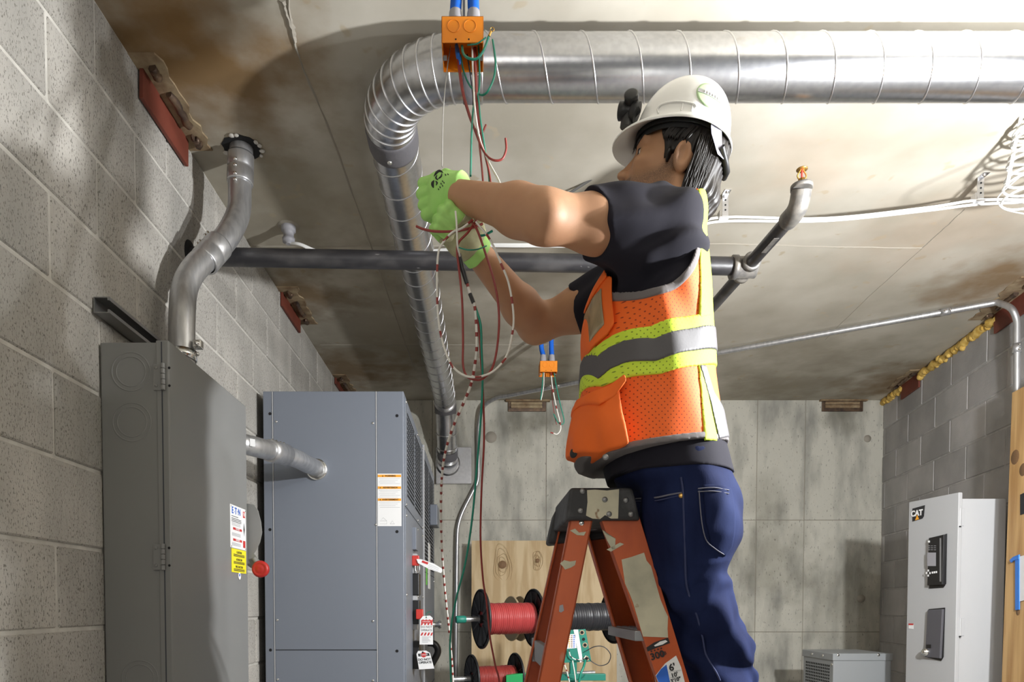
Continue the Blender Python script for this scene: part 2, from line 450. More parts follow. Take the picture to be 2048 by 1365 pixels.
# ------------------------------------------------------------------ red steel plates on the walls, welded to embeds in the ceiling
def red_plate(x0, x1, ytl, ybl, ytr, ybr, lab, wplane, scab, n=0):
    a = wplane(x0, ytl); b = wplane(x1, ytr); c = wplane(x1, ybr); d = wplane(x0, ybl)
    t = thing('wall_embed_plate', d, lab, 'steel plate', 'red steel plates on the walls')
    nn = (b - a).cross(d - a).normalized(); nn = nn if nn.x * (1 if a.x < 0 else -1) > 0 else -nn
    ztop = CEIL; a.z = b.z = ztop; d.z = c.z = min(c.z, d.z)
    MB().prism([a, b, c, d], nn * .012).build('plate', 'redplate', t, .0015)
    # weld plate on the ceiling and bead of weld
    u = (b - a).normalized(); w = (a - b).length; inn = nn * 1.0
    o0 = a - u * .05 + inn * .012
    o1 = b + u * .05 + inn * .012
    q = []
    K = 14
    rnd = random.Random(n)
    for i in range(K + 1):
        q.append(o0.lerp(o1, i / K) + inn * (scab * rnd.uniform(.82, 1.1)))
    poly = [o0 - inn * .02] + q + [o1 - inn * .02]
    for p in poly: p.z = CEIL - .006
    MB().prism(poly, (0, 0, .008)).build('ceiling_scab', 'scab', t)
    for (f0, f1, off) in ((-.03, .1, .03), (.3, .75, .035), (.92, 1.05, .03)):
        p0 = a + u * w * f0 + inn * (.012 + off); p1 = a + u * w * f1 + inn * (.012 + off)
        pts = [p0.lerp(p1, i / 8) + Vector((rnd.uniform(-.004, .004), rnd.uniform(-.004, .004), -.012)) for i in range(9)]
        MB().tube(pts, [.012 * rnd.uniform(.8, 1.2) for _ in pts], 8).build('weld_bead', 'rust', t)
    MB().box((min(a.x, b.x), min(a.y, b.y), 0), (0, 0, 0)) if False else None
    return t
wlp = lambda x, y: PX(x, y, XL + .004)
def wrp(px, py):
    d = ray(px, py); a = d.x / d.y
    s = (RC.x - a * RC.y) / (a * RD.y - RD.x); q = RC + RD * s
    return O + d * (q.y / d.y) + RN * .004
red_plate(278, 370, 115, 196, 255, 325, 'largest red oxide steel plate at the top of the left wall beside the bent conduit', wlp, .065, 1)
red_plate(561, 597, 562, 612, 610, 658, 'middle red steel plate at the top of the left wall beyond the black pipe', wlp, .08, 2)
red_plate(669, 689, 735, 768, 765, 784, 'farthest small red steel plate high on the left wall above the blue-grey cabinet', wlp, .08, 3)
red_plate(1842, 1806, 742, 773, 775, 800, 'smaller red steel plate at the top of the right wall beside yellow foam', wrp, .08, 4)
red_plate(2085, 1994, 560, 600, 602, 668, 'large red steel plate at the top of the right wall behind the conduit bend', wrp, .10, 5)

# yellow foam squeezed out of the gap over the right wall, in three runs
def foam(px0, px1, lab):
    s0, s1 = s_at(px0), s_at(px1); n = max(5, int(abs(s1 - s0) / .03)); mb = MB(); rnd = random.Random(int(px0))
    pts = []; rr = []
    for i in range(n + 1):
        s = s0 + (s1 - s0) * i / n
        pts.append(RW(s, CEIL - .024 + rnd.uniform(-.008, .006), .004 + rnd.uniform(-.004, .008))); rr.append(rnd.uniform(.017, .030))
    mb.tube(pts, rr, 9)
    for p in pts:
        mb.ball(p + Vector((rnd.uniform(-.012, .008), rnd.uniform(-.01, .01), rnd.uniform(-.02, .004))), rnd.uniform(.012, .024), 8, 5)
    o = mb.build('foam_strip', 'foam'); tag(o, lab, 'foam', 'yellow foam along the top of the right wall')
foam(1764, 1804, 'short lumpy strip of yellow foam in the corner by the back wall')
foam(1843, 1991, 'long lumpy strip of yellow foam between the two red plates on the right')
# ================================================================== SPIRAL DUCT
DR = .0762; YH = 1.897; ZH = H + 1.455; XE = -.037; ER = .228
t = thing('spiral_duct', (XE, YH, ZH - DR), 'shiny galvanised spiral duct bending below the ceiling and running to the back wall', 'duct')
xr = 3.2
def helix(p0, p1, pitch, r, rr, name, m, ph=0, skew=0):
    p0, p1 = Vector(p0), Vector(p1); d = p1 - p0; L = d.length; d.normalize()
    u = d.orthogonal().normalized(); w = d.cross(u); n = int(L / pitch * 30); pts = []
    for i in range(n + 1):
        a = 2 * math.pi * i / 30 + ph
        pts.append(p0 + d * (L * i / n) + (u * math.cos(a) + w * math.sin(a)) * r)
    MB().tube(pts, rr, 5).build(name, m, t)
MB().tube([(x, YH, ZH) for x in np.linspace(XE, xr, 24)], DR, 56, False).build('straight_duct', 'galv', t)
helix((XE + .05, YH, ZH), (xr, YH, ZH), .127, DR, .0026, 'lock_seam', 'galv_dark', 1.2)
# elbow in gores with raised ring seams
ctr = Vector((XE, YH + ER, ZH)); NG = 11; rings = []
def elb(a, r=DR): 
    c = ctr + Vector((-math.sin(a), -math.cos(a), 0)) * ER; rad = Vector((-math.sin(a), -math.cos(a), 0))
    return [c + (rad * math.cos(b) + Vector((0, 0, 1)) * math.sin(b)) * r for b in [2 * math.pi * j / 56 for j in range(56)]]
mb = MB(); rg = []
for g in range(NG):
    a0 = math.pi / 2 * g / NG; a1 = math.pi / 2 * (g + 1) / NG
    rg += [elb(a0 + .004), elb((a0 + a1) / 2, DR + .0012), elb(a1 - .004)]
mb.loft(rg, False, True).build('elbow', 'galv', t)
for g in range(1, NG):
    a = math.pi / 2 * g / NG; r0 = elb(a, DR + .001)
    mb = MB(); mb.tube(r0 + [r0[0]], .0028, 5, False).build('gore_seam', 'galv_dark', t)
XD = XE - ER; ya = YH + ER
A = Vector((XD, ya, ZH)); B = Vector((XD + .03, 4.86, ZH)); C = Vector((XD + .035, 5.24, H + 1.075))
MB().tube([A.lerp(B, i / 10) for i in range(11)], DR - .001, 48, False).build('straight_duct', 'galv', t)
helix(A + Vector((0, .08, 0)), B, .127, DR - .001, .0026, 'lock_seam', 'galv_dark', .4)
def band(p, q, r, name='coupling_band', m='duct_seal'):
    p, q = Vector(p), Vector(q)
    MB().lathe(p, q - p, [(0, DR), (0, r), ((q - p).length * .12, r + .0015), ((q - p).length * .88, r + .0015), ((q - p).length, r), ((q - p).length, DR)], 48, True, False).build(name, m, t)
band((XE - .004, YH, ZH), (XE + .022, YH, ZH), DR + .002)
band((XE + .022, YH, ZH), (XE + .05, YH, ZH), DR + .0025, 'coupling_band', 'galv')
band(A - Vector((0, .01, 0)), A + Vector((0, .075, 0)), DR + .0015)
screw(t, Vector((XE + .035, YH - DR * .75, ZH - DR * .72)), (0, -.7, -.7), .008, .007)
screw(t, A + Vector((-.01, .045, -DR - .001)), (0, 0, -1), .007, .006)
# lower turn into the wall plate
turn = bez([B, B + Vector((.0, .12, -.03)), B.lerp(C, .5) + Vector((0, .03, .0)), C - (C - B).normalized() * .10, C + Vector((0, -.015, .02))], 6)
rr = [DR - .004 + (.002 if i % 2 else 0) for i in range(len(turn))]
MB().tube(turn, rr, 40, False).build('drop_duct', 'galv', t)
nt_ = len(turn)
for i in (1, 2, 3, 12, 16, nt_ - 4, nt_ - 3, nt_ - 2):
    d = (turn[i + 1] - turn[i - 1]).normalized()
    MB().lathe(turn[i] - d * .004, d, [(0, DR - .003), (.002, DR + .002), (.006, DR + .002), (.008, DR - .003)], 40, True, False).build('ring_seam', 'galv_dark', t)
d = (turn[6] - turn[4]).normalized(); band(turn[4], turn[4] + d * .085, DR + .001)
d = (turn[nt_ - 5] - turn[nt_ - 8]).normalized(); band(turn[nt_ - 8], turn[nt_ - 8] + d * .07, DR - .001)
a = P(872, 968, 5.235); b = P(943, 895, 5.235)
MB().box((a.x, 5.235, a.z), (b.x, 5.265, b.z)).build('wall_plate', 'galv', t, .002)
MB().lathe(C + Vector((0, -.012, .0)), (0, 1, -.0), [(0, DR + .004), (.006, DR + .018), (.010, DR + .018)], 36).build('flange_ring', 'galv', t)
# saddle clip on the long run
c = A.lerp(B, .11) + Vector((DR, 0, -.01))
MB().box(c + Vector((-.004, -.012, -.014)), c + Vector((.034, .012, .014))).build('hanger_clip', 'strut', t, .002)
screw(t, c + Vector((.006, -.012, 0)), (0, -1, 0), .007, .012); screw(t, c + Vector((.006, 0, -.014)), (0, 0, -1), .007, .01)

# ================================================================== BENT STEEL CONDUIT (left)
CR = .0385
t = thing('bent_conduit', (-.87, 2.11, H + .69), 'thick S-bent steel conduit from the ceiling hole into the dark grey cabinet', 'conduit')
hole = PZ(484, 295, CEIL); hole.z = CEIL
top = Vector((hole.x, hole.y, CEIL + .03))
p1 = P(480, 365, hole.y); p2 = P(477, 425, hole.y - .02); p3 = P(425, 505, 2.24); p4 = P(370, 575, 2.14); p5 = P(364, 640, 2.105); p6 = P(364, 745, 2.10)
path = bez([top, p1, p2, P(455, 472, 2.29), p3, P(392, 535, 2.18), p4, p5, p6], 9)
MB().tube(path, CR, 36).build('conduit', 'emt', t)
def sleeve(pa, pb, r, name, m='emt', n=32):
    pa, pb = Vector(pa), Vector(pb); L = (pb - pa).length
    return MB().lathe(pa, pb - pa, [(0, CR), (0, r), (L * .06, r + .001), (L * .46, r + .001), (L * .5, r - .001), (L * .54, r + .001), (L * .94, r + .001), (L, r), (L, CR)], n, True, False).build(name, m, t)
s1 = sleeve(P(482, 310, hole.y), P(480, 368, hole.y), CR + .004, 'coupling')
for y in (318, 330, 347, 359):
    q = P(471, y, hole.y - CR - .002); screw(s1, q, (-.25, -1, 0), .006, .007)
dq = (p3 - P(455, 472, 2.29)).normalized()
s2 = sleeve(p3 - dq * .045, p3 + dq * .055, CR + .005, 'coupling')
for k in (-.03, -.015, .02, .035):
    q = p3 + dq * (k + .004) + Vector((-.020, -.010, .034)); screw(s2, q, (-.4, -.1, .9), .0065, .013)
lb = P(469, 415, hole.y - CR - .008); plate(t, lb, (1, .25, .12), (-.1, 0, 1), .022, .030, .0008, 'paper', 'barcode_label')
MB().lathe(P(364, 702, 2.10), (0, 0, -1), [(0, CR + .001), (0, CR + .004), (.03, CR + .004), (.03, CR + .001)], 32, True, False).build('strap', 'chrome', t)
q = P(390, 690, 2.09); MB().box(q - Vector((.004, .012, .012)), q + Vector((.022, .012, .012))).build('strap_ear', 'chrome', t, .003)
screw(t, q + Vector((.01, -.012, 0)), (0, -1, 0), .008, .006); screw(t, q + Vector((.012, -.01, -.032)), (0, -1, 0), .005, .006)
MB().lathe(P(364, 742, 2.10), (0, 0, -1), [(-.02, CR - .002), (-.02, CR + .005), (.012, CR + .005), (.012, CR - .002)], 32, True, False).build('lock_ring', 'emt', t)
# ragged hole in the ceiling around it
rnd = random.Random(3); q = []
for i in range(22):
    a = 2 * math.pi * i / 22; r = .062 * rnd.uniform(.9, 1.12); q.append(hole + Vector((math.cos(a) * r, math.sin(a) * r, -.0015)))
o = MB().prism(q, (0, 0, .01)).build('conduit_hole', 'hole'); o.parent = ce; o.location -= wloc(ce)
for i in range(9):
    a = rnd.uniform(0, 6.28); c = hole + Vector((math.cos(a) * .066, math.sin(a) * .066, -.004)); o = MB().ball(c, .009, 7, 5, (rnd.uniform(.6, 1.3), rnd.uniform(.6, 1.3), .5)).build('mortar_lump', 'mortar'); o.parent = ce; o.location -= wloc(ce)

# strut channel fixed on the wall above the cabinet
y0, y1 = 1.775, 2.42; zc = P(222, 615, 1.79).z; x0 = XL + .002
prof = [(0, -.0205), (.041, -.0205), (.041, -.0115), (.036, -.0115), (.036, -.018), (.0025, -.018), (.0025, .018), (.036, .018), (.036, .0115), (.041, .0115), (.041, .0205), (0, .0205)]
o = MB().prism([(x0 + a, y0, zc + b) for a, b in prof], (0, y1 - y0, 0)).build('strut_channel', 'strut'); tag(o, 'dark steel strut channel fixed to the block wall above the dark grey cabinet', 'channel')

# ================================================================== BLACK SPRINKLER PIPE
t = thing('sprinkler_pipe', P(1490, 535, 2.46), 'long black steel sprinkler pipe crossing the room with a tee at its right end', 'pipe')
pa = PX(372, 512, XL - .03); pa.y = 2.385; pa.z = P(470, 513, 2.385).z
pb = P(1478, 533, 2.46)
MB().tube([pa.lerp(pb, i / 12) for i in range(13)], .0302, 32).build('pipe', 'blackpipe', t)
MB().lathe(Vector((XL - .001, pa.y, pa.z)), (1, 0, 0), [(0, .052), (.004, .05), (.005, .03)], 20).build('wall_hole', 'hole', t)
tee = P(1494, 535, 2.46)
MB().lathe(tee + Vector((-.055, 0, 0)), (1, 0, 0), [(0, .03), (0, .040), (.018, .040), (.02, .036), (.085, .036), (.09, .002)], 28).build('tee', 'fitting', t, 0)
MB().lathe(tee + Vector((0, -.05, .0)), (0, 1, 0), [(0, .024), (0, .031), (.016, .031), (.018, .028), (.09, .028), (.092, .031), (.108, .031), (.108, .02)], 28).build('tee_collar', 'fitting', t)
yb0 = 2.10
n0 = P(1586, 430, yb0); n0 = Vector((n0.x, yb0, n0.z)); n1 = Vector((tee.x, tee.y, tee.z))
MB().tube([n0.lerp(n1, i / 6) for i in range(7)], .0215, 24).build('branch_pipe', 'blackpipe', t)
d = (n1 - n0).normalized(); f0 = P(1330, 775, 3.35); far = n1 + d * 1.1
MB().tube([n1.lerp(far, i / 6) for i in range(7)], .0215, 24).build('branch_pipe', 'blackpipe', t)
e1 = n0 - d * .05 + Vector((0, 0, .0)); e2 = n0 - d * .055 + Vector((0, 0, .045))
MB().tube(bez([n0 + d * .035, n0 - d * .012, n0 - d * .038 + Vector((0, 0, .012)), e2], 5), .0285, 24).build('elbow', 'fitting', t)
MB().lathe(e2, (0, 0, 1), [(0, .028), (0, .031), (.012, .031), (.014, .02)], 24).build('elbow_collar', 'fitting', t)
sh = thing('fire_sprinkler', e2 + Vector((0, 0, .012)), 'small brass sprinkler head standing on the black pipe elbow', 'sprinkler')
b0 = e2 + Vector((0, 0, .012))
MB().lathe(b0, (0, 0, 1), [(0, .014), (.008, .014), (.009, .010), (.018, .010), (.02, .006)], 12).build('body', 'gold', sh)
for s in (-1, 1): MB().tube(bez([b0 + Vector((s * .008, 0, .016)), b0 + Vector((s * .013, 0, .028)), b0 + Vector((s * .004, 0, .044))], 4), .0022, 6).build('frame_arm', 'gold', sh)
MB().tube([b0 + Vector((0, 0, .018)), b0 + Vector((0, 0, .044))], .003, 8).build('bulb', 'redplastic', sh)
MB().lathe(b0 + Vector((0, 0, .044)), (0, 0, 1), [(0, .004), (.001, .016), (.003, .016), (.004, .002)], 12).build('deflector', 'gold', sh)
q = n0.lerp(n1, .42) + Vector((-.006, 0, -.0213)); plate(t, q + Vector((0, 0, -.001)), d, (1, 0, 0), .10, .016, -.0008, 'fitting', 'pipe_print')

# ================================================================== SLIM CONDUIT along ceiling and walls
t = thing('slim_conduit', P(2034, 780, 3.42), 'slim shiny conduit bending from the right wall across the ceiling to the back wall', 'conduit')
zc = CEIL - .028
q0 = PZ(1985, 607, zc); q1 = PZ(1415, 710, zc); q2 = PZ(1155, 765, zc); q3 = PZ(992, 797, zc)
dr = (q0 - q1).normalized(); qv = P(2034, 700, 3.42)
path = [P(2034, 1000, 3.42), P(2034, 780, 3.42), P(2034, 690, 3.42)] + bez([P(2034, 670, 3.42), P(2033, 640, 3.42), P(2022, 617, 3.43), q0 + dr * .02], 5) + [q0, q0.lerp(q1, .5), q1, q1.lerp(q2, .5), q2]
back = bez([q2.lerp(q3, .85), q3, P(966, 815, 5.2), P(958, 850, 5.225), P(957, 900, 5.235)], 5)
path += back + bez([P(957, 915, 5.235), P(956, 960, 5.235), P(945, 985, 5.235), P(925, 1025, 5.235), P(916, 1055, 5.235), P(914, 1090, 5.235)], 5)[1:] + [P(912, 1250, 5.235), P(911, 1420, 5.235)]
MB().tube(path, .0150, 16).build('conduit', 'emt', t)
def coup(p, d, L=.045, r=.019):
    d = Vector(d).normalized(); p = Vector(p)
    cc = MB().lathe(p - d * L / 2, d, [(0, .015), (0, r), (L, r), (L, .015)], 18, True, False).build('coupling', 'emt', t)
    for s in (-.25, .25): screw(cc, p + d * L * s + Vector((-.004, -r, 0)), (0, -1, 0), .005, .008)
coup(P(2034, 697, 3.42), (0, 0, 1)); coup(q0.lerp(q1, .14), dr); coup(q1.lerp(q2, .9) , dr)
c = P(1104, 772, 4.8); 
for dx in (-.05, .05): screw(t, PZ(1108 + dx * 160, 772, zc - .012), (0, -1, -.2), .010, .02)

# ================================================================== WHITE CABLES, BRACKETS, COIL
def bracket(px, py, yb, lab):
    top = PZ(px, py, CEIL); b = P(px - 6, yb, top.y); z1 = b.z
    t = thing('cable_bracket', (top.x, top.y, z1), lab, 'bracket', 'cable brackets on the ceiling')
    MB().box((top.x - .014, top.y - .001, z1), (top.x + .010, top.y + .002, CEIL)).build('strap', 'galv_dark', t, .0006)
    MB().box((top.x - .014, top.y - .03, CEIL - .003), (top.x + .010, top.y, CEIL)).build('foot', 'galv_dark', t)
    MB().box((top.x - .026, top.y - .012, z1 - .002), (top.x + .010, top.y + .016, z1 + .003)).build('hook', 'galv_dark', t, .001)
    MB().box((top.x - .027, top.y - .012, z1), (top.x - .024, top.y + .016, z1 + .028)).build('clip', 'galv_dark', t, .001)
    screw(t, (top.x - .002, top.y - .015, CEIL - .003), (0, 0, -1), .006, .005)
    for f in (.35, .55, .75):
        MB().lathe((top.x - .002, top.y - .0012, z1 + (CEIL - z1) * f), (0, -1, 0), [(0, .0035), (.0006, .0035)], 10).build('slot', 'hole', t)
    return Vector((top.x - .008, top.y - .0, z1 + .006))
k1 = bracket(1452, 388, 438, 'thin zinc bracket holding white cables beside the man')
k2 = bracket(1963, 354, 404, 'thin zinc bracket holding white cables beside the cable coil at right')
con = PZ(577, 452, CEIL)
for i, (dz, dy) in enumerate(((0, 0), (-.012, .006))):
    z = Vector((0, dy, dz))
    pts = [P(2075, 400 + 4 * i, 2.55), k2 + z, P(1850, 416 + 6 * i, 2.60) , P(1650, 437 + 5 * i, 2.64), k1 + z, P(1380, 452 + 6 * i, 2.68), P(1200, 487 + 3 * i, 2.78), P(1050, 489 + 4 * i, 2.85), P(960, 490 + 3 * i, 2.91),
           P(890, 499 + 2 * i, 2.985), P(842, 502 + 2 * i, 3.01), P(790, 505 + 2 * i, 3.01), P(710, 512 + 3 * i, 2.96), P(640, 503 + 3 * i, 2.88), P(600, 488 + 2 * i, 2.85), con + Vector((.004, 0, -.07))]
    o = MB().tube(bez(pts, 7), .0048, 8).build('white_cable', 'white')
    tag(o, ['upper of the two white cables slung under the ceiling between the brackets', 'lower of the two white cables slung under the ceiling between the brackets'][i], 'cable', 'white cables under the ceiling')
t = thing('cable_connector', con + Vector((0, 0, -.075)), 'grey plastic cable connector in the ceiling above the black pipe', 'connector')
MB().lathe(con, (0, 0, -1), [(0, .030), (.022, .029), (.024, .022), (.05, .021), (.052, .026), (.066, .025), (.07, .014), (.075, .012)], 18).build('body', 'greyplastic', t)
MB().lathe(con + Vector((0, 0, .001)), (0, 0, -1), [(0, .045), (.004, .042), (.005, .02)], 14).build('ring', 'seam', t)
cp = []
c0 = P(2095, 120, 2.15); c1 = P(2078, 400, 2.36)
for i in range(12 * 28):
    f = i / (12 * 28); a = 2 * math.pi * i / 28; r = .055 + .055 * f
    cp.append(c0.lerp(c1, f) + Vector((math.cos(a) * r, math.sin(a) * r * .9, math.sin(a * .5) * .006)))
o = MB().tube(cp, .0042, 6).build('cable_coil', 'white'); tag(o, 'loose hanging coil of white cable at the right edge by the duct', 'cable')
o = MB().tube([P(2052, 190, 2.2), P(2030, 290, 2.28), P(2014, 372, 2.33)], .006, 8).build('hanger_rod', 'white'); tag(o, 'straight white rod inside the hanging cable coil', 'rod')
cp = bez([P(2070, 330, 2.2), P(2030, 362, 2.2), P(1998, 392, 2.2), P(1996, 405, 2.2), P(2012, 420, 2.2), P(2070, 432, 2.2)], 8)
o = MB().tube(cp, .0022, 6).build('loose_wire', 'greywire'); tag(o, 'thin dark wire looped in front of the hanging white cable coil', 'wire')
# thin rod beside the face, put in place of a bracket and its shadow
o = MB().tube([P(1246, 318, 2.5), P(1132, 391, 2.62)], .005, 8).build('bracket_shadow_rod', 'strut'); tag(o, 'thin steel rod standing in for a bracket and its shadow under the ceiling behind the face', 'rod')

# ================================================================== ORANGE JUNCTION BOXES WITH BLUE CONDUIT
def obox(px0, px1, py0, py1, Y, dep, lab, labs, hoses, up):
    a = P(px0, py1, Y); b = P(px1, py0, Y); x0, x1, z0, z1 = a.x, b.x, a.z, b.z; w = .0022
    t = thing('junction_box', ((x0 + x1) / 2, Y + dep / 2, z0), lab, 'junction box', 'orange junction boxes')
    mb = MB(); mb.box((x0, Y, z0), (x1, Y + w, z1)); mb.box((x0, Y + dep - w, z0), (x1, Y + dep, z1)); mb.box((x0, Y, z0), (x0 + w, Y + dep, z1)); mb.box((x1 - w, Y, z0), (x1, Y + dep, z1)); mb.box((x0, Y, z1 - w), (x1, Y + dep, z1))
    mb.build('box', 'orange', t, .0008)
    W = x1 - x0
    for fx in (.29, .68):
        c = Vector((x0 + W * fx, Y - .0004, z0 + (z1 - z0) * .62)); r = W * .145
        MB().tube([c + Vector((math.cos(k) * r, 0, math.sin(k) * r)) for k in np.linspace(0, 2 * math.pi, 25)], W * .007, 5, False).build('knockout_ring', 'orange', t)
    for fx in (.34, .65):
        MB().lathe((x0 + W * fx, Y + .0002, z0 + (z1 - z0) * .12), (0, -1, 0), [(0, W * .02), (.0006, W * .02)], 10).build('screw_hole', 'hole', t)
    for fx in (.06, .94):
        MB().box((x0 + W * (fx - .05), Y + dep * .45, z0), (x0 + W * (fx + .05), Y + dep * .6, z0 + .003)).build('ear', 'alu', t)
    hl = []
    for i, (hx, lx) in enumerate(hoses):
        c = Vector((x0 + W * hx, Y + dep * .5, z1))
        MB().lathe(c, (0, 0, 1), [(0, W * .18), (W * .30, W * .18), (W * .34, W * .165), (W * .46, W * .155), (W * .48, W * .15), (W * .48, W * .12)], 18).build('hose_connector', 'greyplastic', t)
        tp = Vector((x0 + W * (hx + lx), Y + dep * .5 + .01, CEIL))
        pth = bez([c + Vector((0, 0, W * .485)), c.lerp(tp, .5) + Vector((lx * W * .3, 0, 0)), tp], 28)
        rr = [W * (.142 if k % 2 else .122) for k in range(len(pth))]
        o = MB().tube(pth, rr, 16).build('flexible_conduit', 'bluetube'); tag(o, labs[i], 'conduit', 'blue flexible conduits')
    MB().tube([Vector((x0 + W * .52, Y + dep * .6, z1)), Vector((x0 + W * .53, Y + dep * .6, CEIL))], W * .03, 8).build('hanger_wire', 'alu', t)
    return t, x0, x1, z0, z1
BX = obox(883, 967, 32, 85, 1.60, .088, 'large orange junction box hanging in front of the duct elbow', ['left blue ribbed conduit over the large orange box', 'right blue ribbed conduit over the large orange box'], [(.32, .04), (.76, -.02)], 0)
BX2 = obox(1080, 1115, 722, 744, 3.9, .09, 'small distant orange junction box below the bare elbow', ['left blue conduit over the distant small orange box', 'right blue conduit over the distant small orange box'], [(.22, -.12), (.72, -.02)], 0)
# ================================================================== DARK GREY WALL CABINET (left)
ZU = Vector((0, 0, 1)); YU = Vector((0, 1, 0)); XU = Vector((1, 0, 0))
y0, y1 = 1.803, 2.392; xb, xd, xf = XL + .002, -.829, -.806; zt = P(270, 685, y0).z; zb = .62
t = thing('disconnect_cabinet', ((xb + xf) / 2, (y0 + y1) / 2, zb), 'tall dark grey electrical cabinet with a hinged door on the left wall', 'cabinet')
MB().box((xb, y0, zb), (xd, y1, zt)).build('body', 'cab1', t, .003)
dr_ = MB().box((xd - .012, y0 - .003, zb + .01), (xf, y1 + .003, zt + .005)).build('door', 'cab1', t, .004)
MB().box((xd + .003, y0 - .0036, zb + .012), (xd + .006, y0 - .0026, zt)).build('door_gap', 'seamdark', t)
def ring(parent, c, n, r, w, m, name):
    n = Vector(n).normalized(); u = n.orthogonal().normalized(); v = n.cross(u)
    MB().tube([Vector(c) + (u * math.cos(k) + v * math.sin(k)) * r for k in np.linspace(0, 2 * math.pi, 41)], w, 6, False).build(name, m, parent)
for (px, py, r) in ((262, 744, .050), (264, 845, .050), (280, 1358, .048)):
    c = P(px, py, y0 + .0008); ring(t, c, YU, r, .0022, 'cab1', 'knockout_ring'); ring(t, c, YU, r * .77, .0022, 'cab1', 'knockout_ring')
for py in (755, 1115):
    c = P(325, py, y0 - .004); h = thing('hinge', c, None, None); h.parent = t; h.location = c - wloc(t)
    MB().box(c + Vector((-.024, -.002, -.034)), c + Vector((.004, .003, .034))).build('leaf', 'cab1', h, .001)
    for k in range(5): MB().lathe(c + Vector((.003, -.004, -.034 + k * .014)), ZU, [(0, .0058), (.0125, .0058)], 10).build('knuckle', 'cab1', h)
    for z in (-.022, .024): screw(h, c + Vector((-.016, -.002, z)), -YU, .004, .002, 'cab1')
    for z in (-.022, .024): screw(dr_, c + Vector((.018, -.0005, z)), -YU, .003, .001, 'hole')
# conduit hub on top is part of the bent conduit; rating labels on the door
def door_pt(px, py): return PX(px, py, xf + .0012)
a = door_pt(460, 1008); b = door_pt(492, 1097); yl, yr = a.y, b.y; zt_, zb_ = a.z, door_pt(461, 1095).z
yc = (yl + yr) / 2; w = yr - yl
lb = plate(t, (xf + .0005, yc, (zt_ + zb_) / 2), YU, ZU, w, zt_ - zb_, .001, 'paper', 'rating_label')
hh = zt_ - zb_; X1 = xf + .0018
def lp(u, v): return Vector((X1, yl + w * u, zb_ + hh * v))
text(lb, 'E', lp(.14, .87), YU, ZU, .030, 'inkblue', bold=.0008); text(lb, 'T', lp(.34, .87), YU, ZU, .030, 'inkblue', bold=.0008); text(lb, 'N', lp(.56, .87), YU, ZU, .030, 'inkblue', bold=.0008)
text(lb, '·', lp(.45, .87), YU, ZU, .030, 'inkblue')
MB().prism([lp(.215, .835), lp(.245, .835), lp(.27, .87)], (.0004, 0, 0)).build('lettering', 'inkblue', lb)
plate(lb, lp(.87, .86), YU, ZU, w * .14, hh * .15, .0004, 'inkred', 'red_panel'); text(lb, 'N', lp(.87, .86) + Vector((.0008, 0, 0)), YU, ZU, .022, 'paper')
for v in (.74, .69, .655, .62): plate(lb, lp(.38 if v < .72 else .28, v), YU, ZU, w * (.62 if v < .72 else .42), hh * .013, .0003, 'ink', 'print_line')
for v in (.585, .555, .53, .35, .33, .31, .29, .12, .10, .08, .06): plate(lb, lp(.36, v), YU, ZU, w * .55, hh * .008, .0003, 'inkgrey', 'print_line')
for v in (.455, .195): plate(lb, lp(.44, v), YU, ZU, w * .56, hh * .055, .0003, 'inkred', 'danger_bar')
for v in (.455, .195): text(lb, 'DANGER', lp(.44, v) + Vector((.0006, 0, 0)), YU, ZU, .009, 'paper')
plate(lb, lp(.87, .14), YU, ZU, w * .15, hh * .17, .0003, 'inkred', 'red_panel')
for s in (1, -1):
    c = lp(.87, .5 + .08 * s); MB().prism([c + Vector((0, -.006, -.012 * s)), c + Vector((0, .006, -.012 * s)), c + Vector((0, 0, .012 * s))], (.0003, 0, 0)).build('arrow', 'ink', lb)
    MB().box(lp(.86, .5) + Vector((0, 0, 0)), lp(.88, .5 + .1 * s) + Vector((.0003, 0, 0))).build('arrow', 'ink', lb)
for u in (.05, .95):
    for v in (.03, .96): screw(lb, lp(u, v), XU, .0025, .0012)
za = zb_ - .002; zc_ = za - (door_pt(463, 1095).z - door_pt(464, 1143).z)
yb_ = plate(t, (xf + .0005, yc + .004, (za + zc_) / 2), YU, ZU, w * .93, za - zc_, .001, 'yellow', 'caution_label')
for i, s in enumerate(('CAUTION', 'ATENCION', 'PRECAUCION')):
    v = za - (za - zc_) * (.14 + .31 * i); text(yb_, s, (X1, yc + .004, v), YU, ZU, .011, 'ink')
    for k in (.09, .13, .17): plate(yb_, (X1, yc + .004, v - (za - zc_) * k), YU, ZU, w * .7, .0018, .0003, 'ink', 'print_line')
c = door_pt(479, 1153); MB().lathe(c, XU, [(0, .012), (.0008, .012)], 16).build('round_sticker', 'paper', t); plate(t, c + Vector((.001, 0, .003)), YU, ZU, .010, .008, .0003, 'inkblue', 'sticker_print')
# operating handle beyond the door edge: side plate, lever and red knob
q = [(497, 1008), (508, 1010), (516, 1022), (522, 1045), (524, 1066), (520, 1085), (513, 1100), (508, 1108), (519, 1122), (514, 1136), (502, 1137), (490, 1128), (490, 1008)]
MB().prism([P(x, y, y1 + .012) for x, y in q], (0, .004, 0)).build('handle_plate', 'cab1', t, .001)
kb = P(521, 1139, y1 + .0)
MB().tube([P(508, 1118, y1 + .014), P(520, 1137, y1 + .010)], .010, 12).build('lever', 'cab1', t)
kn = MB().lathe(kb + Vector((0, .02, 0)), (0, -1, 0), [(0, .018), (.006, .028), (.022, .030), (.030, .027), (.031, .020), (.029, .017), (.031, .014), (.030, .002)], 32).build('knob', 'redknob', t)

